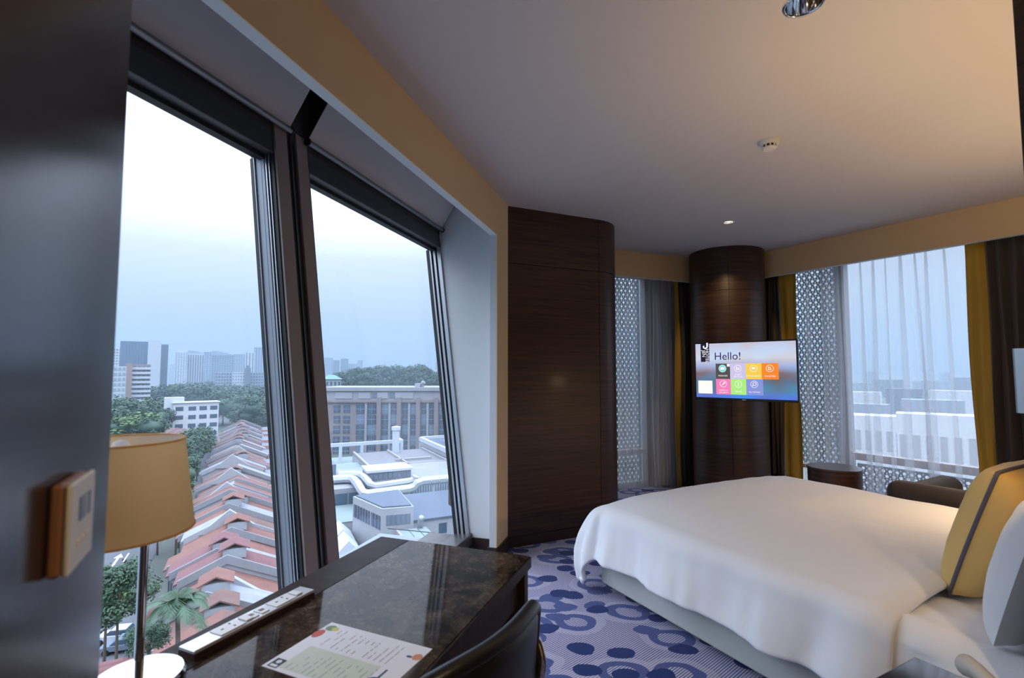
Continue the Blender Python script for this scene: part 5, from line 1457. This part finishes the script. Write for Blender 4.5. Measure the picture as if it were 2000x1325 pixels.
for k in range(9): gb(ah, 'louvre_panel', 'tw_grey', 14.75+k*0.73, 15.35+k*0.73, 80.3, 80.42, -15.4, -14.55)
def duct(label, pts, r_=0.55, sup=()):
    t = gthing('air_duct', label, 'duct')
    mb = MB().tube([(x, y, z-GZ) for x, y, z in pts], r_, 8); mb.build('duct_run', M['duct'], t, auto=30)
    P = [Vector((x, y, z-GZ)) for x, y, z in pts]
    for a, b in zip(P, P[1:]):
        L_ = (b-a).length; n = int(L_/1.3)
        for i in range(1, n+1):
            p = a.lerp(b, i/(n+1)); d_ = (b-a).normalized()
            MB().tube([p-d_*0.05, p+d_*0.05], r_*1.06, 8).build('flange', M['duct'], t)
    for x, y, z in sup: MB().box(x-0.12, x+0.12, y-0.12, y+0.12, -18.0-GZ, z-r_*0.8-GZ).build('support', M['duct'], t)
    return t
duct('fat white air duct running down from the deck and across podium', [(7.6, 81.5, -15.0), (11.2, 81.0, -15.0), (12.0, 80.6, -15.0), (12.4, 79.8, -15.0), (12.5, 76.2, -15.1), (12.6, 75.2, -15.4), (12.9, 74.6, -15.9), (13.6, 74.4, -16.1), (19.4, 74.2, -15.9), (20.2, 74.2, -15.7), (20.6, 74.1, -15.2), (21.4, 74.1, -15.0), (32, 73.7, -14.9)], 0.62, [(13.6, 74.4, -16.1), (16.5, 74.3, -16.0), (19.4, 74.2, -15.9), (23, 74.05, -15.0), (27, 73.9, -14.95), (31, 73.75, -14.9)])
duct('second white air duct with an elbow below the air handling unit', [(10.6, 82.6, -14.6), (12.6, 82.0, -14.6), (13.6, 81.2, -14.7), (13.9, 79.6, -14.8), (14.0, 77.4, -14.9), (14.2, 76.4, -15.2), (14.9, 76.0, -15.5), (19.9, 75.9, -15.2), (20.6, 75.9, -15.0), (20.8, 75.8, -14.5)], 0.55, [(15.2, 76.0, -15.5), (17.6, 75.95, -15.35), (19.9, 75.9, -15.2)])
rv = gthing('roof_ventilator', 'pair of small domed ventilators by the duct elbow', 'ventilator')
for x in (13.4, 14.5): MB().lathe([(0.62, 0.0), (0.60, 0.35), (0.35, 0.62), (0, 0.7)], 16, (x, 71.0, -18.0-GZ)).build('dome', M['duct'], rv, smooth=True)
pg = gthing('roof_pergola', 'open white beam frame on the podium roof', 'frame')
gb(pg, 'beam', 'tw_white', 9, 28, 112.6, 113.2, -14.6, -13.9)
for x in (9, 14.4, 18.8, 27.4): gb(pg, 'column', 'tw_white', x, x+0.6, 112.6, 113.2, -18, -14.6)
gb(pg, 'beam', 'tw_white', 27.4, 28, 113.2, 118.4, -14.6, -13.9); gb(pg, 'column', 'tw_white', 27.4, 28, 117.8, 118.4, -18, -14.6)
cm = at_dist(773, 870, 112)
ch_ = thing('chimney', 'white round flue rising from the podium roof', 'chimney', (cm.x, cm.y, -16), 0)
MB().lathe([(0.75, 0), (0.75, 4.6)], 16).build('flue', M['tw_white'], ch_, auto=40); MB().lathe([(0.0, 5.6), (0.95, 5.4), (0.95, 4.7), (0.75, 4.6)], 16).build('flue_cap', M['tw_white'], ch_, auto=40)
rp = gthing('podium_wing', 'white podium wing with dark flat roof and cooling unit', 'building')
gb(rp, 'walls', 'stucco', 32.5, 60, 86, 116, GZ, -14.6); gb(rp, 'flat_roof', 'slate', 33, 60, 86.5, 115.5, -14.6, -14.5)
for a in ((32.4, 60, 85.9, 86.5), (32.4, 33.0, 86, 116), (32.4, 60, 115.4, 116)): gb(rp, 'parapet', 'tw_white', a[0], a[1], a[2], a[3], -14.8, -13.9)
gb(rp, 'window_band', 'dark_glass', 32.35, 32.45, 88, 114, -16.6, -15.7)
gb(rp, 'cooling_unit', 'tw_white', 36.4, 38.8, 107, 109.5, -14.5, -10.8); gb(rp, 'cooling_grille', 'tw_pale', 36.9, 38.6, 106.95, 107, -12.2, -11.2)
wbg = gthing('corner_building', 'white corner building with blue grey roof and strip windows', 'building')
poly = [(12.1, 58.0), (15.6, 57.5), (16.0, 66.0), (10.1, 65.3)]
MB().prism(poly, 0, -14.05-GZ).build('walls', M['stucco'], wbg)
MB().prism([(12.25, 58.3), (15.4, 57.8), (15.8, 65.8), (10.4, 65.1)], -14.05-GZ, -13.9-GZ).build('flat_roof', M['slate'], wbg)
def wall_windows(p0, p1, n, z0, z1, a, b, parent, m='dark_glass'):
    p0 = Vector((*p0, 0)); p1 = Vector((*p1, 0)); d = (p1-p0); L_ = d.length; d.normalize(); ang = math.atan2(d.y, d.x)
    st = L_*(b-a)/n
    me = MB().box(0.04*st, 0.94*st, -0.06, 0.05, 0, z1-z0).mesh('window', M[m])
    bar = MB().box(0.44*st, 0.50*st, -0.09, -0.06, 0, z1-z0).mesh('glazing_bar', M['tw_pale'])
    for i in range(n):
        q = p0 + d*(L_*a + st*i)
        w_ = place(me, 'window', parent, (q.x, q.y, z0-GZ), (0, 0, ang)); place(bar, 'glazing_bar', w_)
wall_windows((10.1, 65.3), (12.1, 58.0), 6, -16.4, -14.9, 0.05, 0.62, wbg); wall_windows((10.1, 65.3), (12.1, 58.0), 3, -16.4, -14.9, 0.66, 0.97, wbg)
wall_windows((12.1, 58.0), (15.6, 57.5), 5, -15.9, -14.8, 0.14, 0.90, wbg, 'tw_grey')
wall_windows((10.1, 65.3), (12.1, 58.0), 1, -20.6, -19.3, 0.30, 0.52, wbg); wall_windows((10.1, 65.3), (12.1, 58.0), 1, -19.0, -17.2, 0.82, 0.98, wbg)
an = gthing('annex', 'annex with blue grey sloping roof beside the corner building', 'building')
gb(an, 'walls', 'stucco', 16.1, 24, 60, 68.5, GZ, -16.3)
MB().add([(16.0,59.8,-16.3-GZ),(24.2,59.8,-16.3-GZ),(24.2,68.6,-15.3-GZ),(16.0,68.6,-15.3-GZ),(16.0,59.8,-16.5-GZ),(24.2,59.8,-16.5-GZ),(24.2,68.6,-16.5-GZ),(16.0,68.6,-16.5-GZ)], [(0,1,2,3),(7,6,5,4),(0,4,5,1),(1,5,6,2),(2,6,7,3),(3,7,4,0)]).build('sloping_roof', M['slate'], an)
for x in (19.4, 21.8): gb(an, 'window', 'dark_glass', x, x+1.0, 59.95, 60.05, -18.3, -17.1)
tk = gthing('roof_tank', 'pale green panelled tank below the annex wall', 'tank')
c1_ = GF.loc(on_z(795, 1040, -16.2))
tx0, ty0 = c1_[0]-0.8, min(c1_[1]-2.0, 53.1)
gb(tk, 'tank_wall', 'green_roof', tx0, tx0+3.4, ty0, ty0+4, GZ, -16.4)
for k in range(3): gb(tk, 'lid_panel', 'green_roof', tx0+0.2+k*1.05, tx0+1.15+k*1.05, ty0+0.2, ty0+3.8, -16.4, -16.3)
gb(tk, 'rim', 'stone_lt', tx0-0.1, tx0+3.5, ty0-0.1, ty0+0.15, -16.6, -16.2); gb(tk, 'rim', 'stone_lt', tx0-0.1, tx0+0.15, ty0, ty0+4.1, -16.6, -16.2)
MB().tube([(tx0+2.6, ty0+3.6, -16.4-GZ), (tx0+2.6, ty0+3.6, -15.4-GZ), (tx0+2.6, ty0+3.3, -15.1-GZ), (tx0+2.6, ty0+2.9, -15.1-GZ)], 0.3, 10).build('vent_pipe', M['duct'], tk, smooth=True)
lw = gthing('gabled_workshop', 'white workshop with two small white gables', 'building')
gb(lw, 'walls', 'stucco', 7.2, 9.8, 57, 66, GZ, -18.2)
for y0, m_ in ((57.2, 'tw_white'), (61.6, 'tw_white')):
    MB().add([(7.1,y0,-18.2-GZ),(9.9,y0,-18.2-GZ),(8.5,y0,-16.8-GZ),(7.1,y0+4,-18.2-GZ),(9.9,y0+4,-18.2-GZ),(8.5,y0+4,-16.8-GZ)], [(0,1,2),(5,4,3),(0,2,5,3),(1,4,5,2),(0,3,4,1)]).build('gable_roof', M[m_], lw)
for z_ in (-20.4, -22.4): gb(lw, 'window', 'dark_glass', 7.8, 8.4, 56.95, 57.05, z_, z_+1.0)
MB().add([(8.6,56.4,-19.4-GZ),(9.6,56.4,-19.4-GZ),(9.6,57,-18.8-GZ),(8.6,57,-18.8-GZ),(8.6,56.4,-20.8-GZ),(9.6,56.4,-20.8-GZ),(9.6,57,-20.8-GZ),(8.6,57,-20.8-GZ)], [(0,1,2,3),(7,6,5,4),(0,4,5,1),(1,5,6,2),(2,6,7,3),(3,7,4,0)]).build('vent_hood', M['tw_white'], lw)

# ---- cars in the street
def car(u, v, rot, m, label, dz=0.05):
    p = on_z(u, v, GZ+0.7)
    t = thing('car', label, 'car', (p.x, p.y, GZ+dz), SF.rz + RAD(90+rot))
    prof = [(-2.1,0.35),(-2.1,0.8),(-1.3,0.92),(1.2,0.92),(2.05,0.75),(2.1,0.35)]
    n = len(prof)
    MB().add([(x,-0.85,z) for x,z in prof]+[(x,0.85,z) for x,z in prof], [list(range(n)), list(range(n,2*n))[::-1]]+[(i,(i+1)%n,(i+1)%n+n,i+n) for i in range(n)]).build('body', M[m], t, bevel=0.06)
    prof = [(-1.5,0.9),(-1.0,1.42),(0.5,1.42),(1.15,0.9)]; n = 4
    MB().add([(x,-0.75,z) for x,z in prof]+[(x,0.75,z) for x,z in prof], [list(range(n)), list(range(n,2*n))[::-1]]+[(i,(i+1)%n,(i+1)%n+n,i+n) for i in range(n)]).build('windows', M['dark_glass'], t, bevel=0.04)
    MB().box(-0.95,0.45,-0.7,0.7,1.40,1.46).build('roof', M[m], t, bevel=0.03)
    for x in (-1.35, 1.35):
        for y in (-0.8, 0.8): MB().lathe([(0,-0.1),(0.32,-0.1),(0.32,0.1),(0,0.1)], 16, (0,0,0), Matrix.Translation((x,y,0.32)) @ Matrix.Rotation(math.pi/2,4,'X')).build('wheel', M['black'], t, auto=40)
car(208, 1178, 0, 'tw_white', 'white car parked under the big street tree')
car(232, 1240, 75, 'tw_white', 'white car crossing below the big street tree')
car(243, 1258, 80, 'tw_grey', 'grey car next to the white car below the tree')
car(221, 1058, 10, 'tw_white', 'white car parked on the red paving at the corner', 0.12)
# ---- small red roof right below the lamp
rr = on_z(206, 1304, -14.0)
rh = thing('pavilion', 'small pavilion with dusky pink hipped roof below the lamp', 'building', (rr.x, rr.y, GZ), SF.rz)
MB().box(-2.0, 1.7, -1.7, 1.7, 0, 13.4).build('walls', M['stucco'], rh)
MB().add([(-2.1,-1.9,13.3),(1.8,-1.9,13.3),(1.8,1.9,13.3),(-2.1,1.9,13.3),(-0.8,0,14.3),(0.7,0,14.3)], [(0,1,5,4),(1,2,5),(2,3,4,5),(3,0,4),(3,2,1,0)]).build('hipped_roof', M['tile1'], rh)

# ---- low pale sheds and blocks beyond the long back window
rnd = random.Random(71)
specs = [(1600, 1760, 812, 130, 'shed_white', 0.5), (1740, 1960, 812, 105, 'shed_white', 0.4), (1660, 1730, 790, 200, 'tw_pale', 0.6), (1760, 1880, 782, 240, 'tw_pale', 0.5), (1640, 1720, 766, 330, 'shed_white', 0.5), (1730, 1800, 760, 380, 'tw_grey', 0.5), (1810, 1930, 764, 340, 'shed_white', 0.4), (1650, 1700, 748, 620, 'tw_pale', 0.5), (1705, 1760, 742, 700, 'tw_grey', 0.5), (1780, 1850, 744, 640, 'tw_pale', 0.4), (1860, 1920, 738, 720, 'tw_grey', 0.5), (1690, 1712, 726, 900, 'tw_pale', 0.5), (1835, 1855, 728, 900, 'tw_pale', 0.6)]
labs = ['long white shed close below the back window beside the screen', 'cream shed with flat roof close below the long back window', 'pale shed behind the long white shed', 'pale flat shed behind the cream shed', 'white warehouse in the second line of sheds', 'grey warehouse in the second line of sheds', 'wide white warehouse in the second line of sheds', 'pale warehouse far out towards the harbour', 'grey warehouse far out towards the harbour', 'wide pale warehouse far out towards the harbour', 'dark grey warehouse far out towards the harbour', 'slim block on the horizon beyond the back window, nearer the post', 'slim block on the horizon beyond the back window, nearer the drape']
for (a, b, vt, d, bd, dp), lb in zip(specs, labs):
    tower(lb, a, b, vt, d, bd, rnd.uniform(-8, 8), dp, 8 if d < 250 else 0, 2 if d < 250 else 0, 'stucco', 0.5, 0.4, name='warehouse')

# ---- haze
hz = MB().box(-1500, 1500, 70, 1400, GZ, 90).build('haze')
m, t, b = newmat('haze_volume'); t.nodes.remove(b)
vs_ = t.nodes.new('ShaderNodeVolumeScatter'); va_ = t.nodes.new('ShaderNodeVolumeAbsorption'); ad_ = t.nodes.new('ShaderNodeAddShader')
for n_ in (vs_, va_):
    n_.inputs['Color'].default_value = (0.37, 0.46, 0.55, 1); n_.inputs['Density'].default_value = 0.0009
t.links.new(vs_.outputs[0], ad_.inputs[0]); t.links.new(va_.outputs[0], ad_.inputs[1])
t.links.new(ad_.outputs[0], t.nodes['Material Output'].inputs['Volume'])
hz.data.materials.append(m); tag(hz, 'blue grey evening haze over the city', 'haze', None, 'stuff')
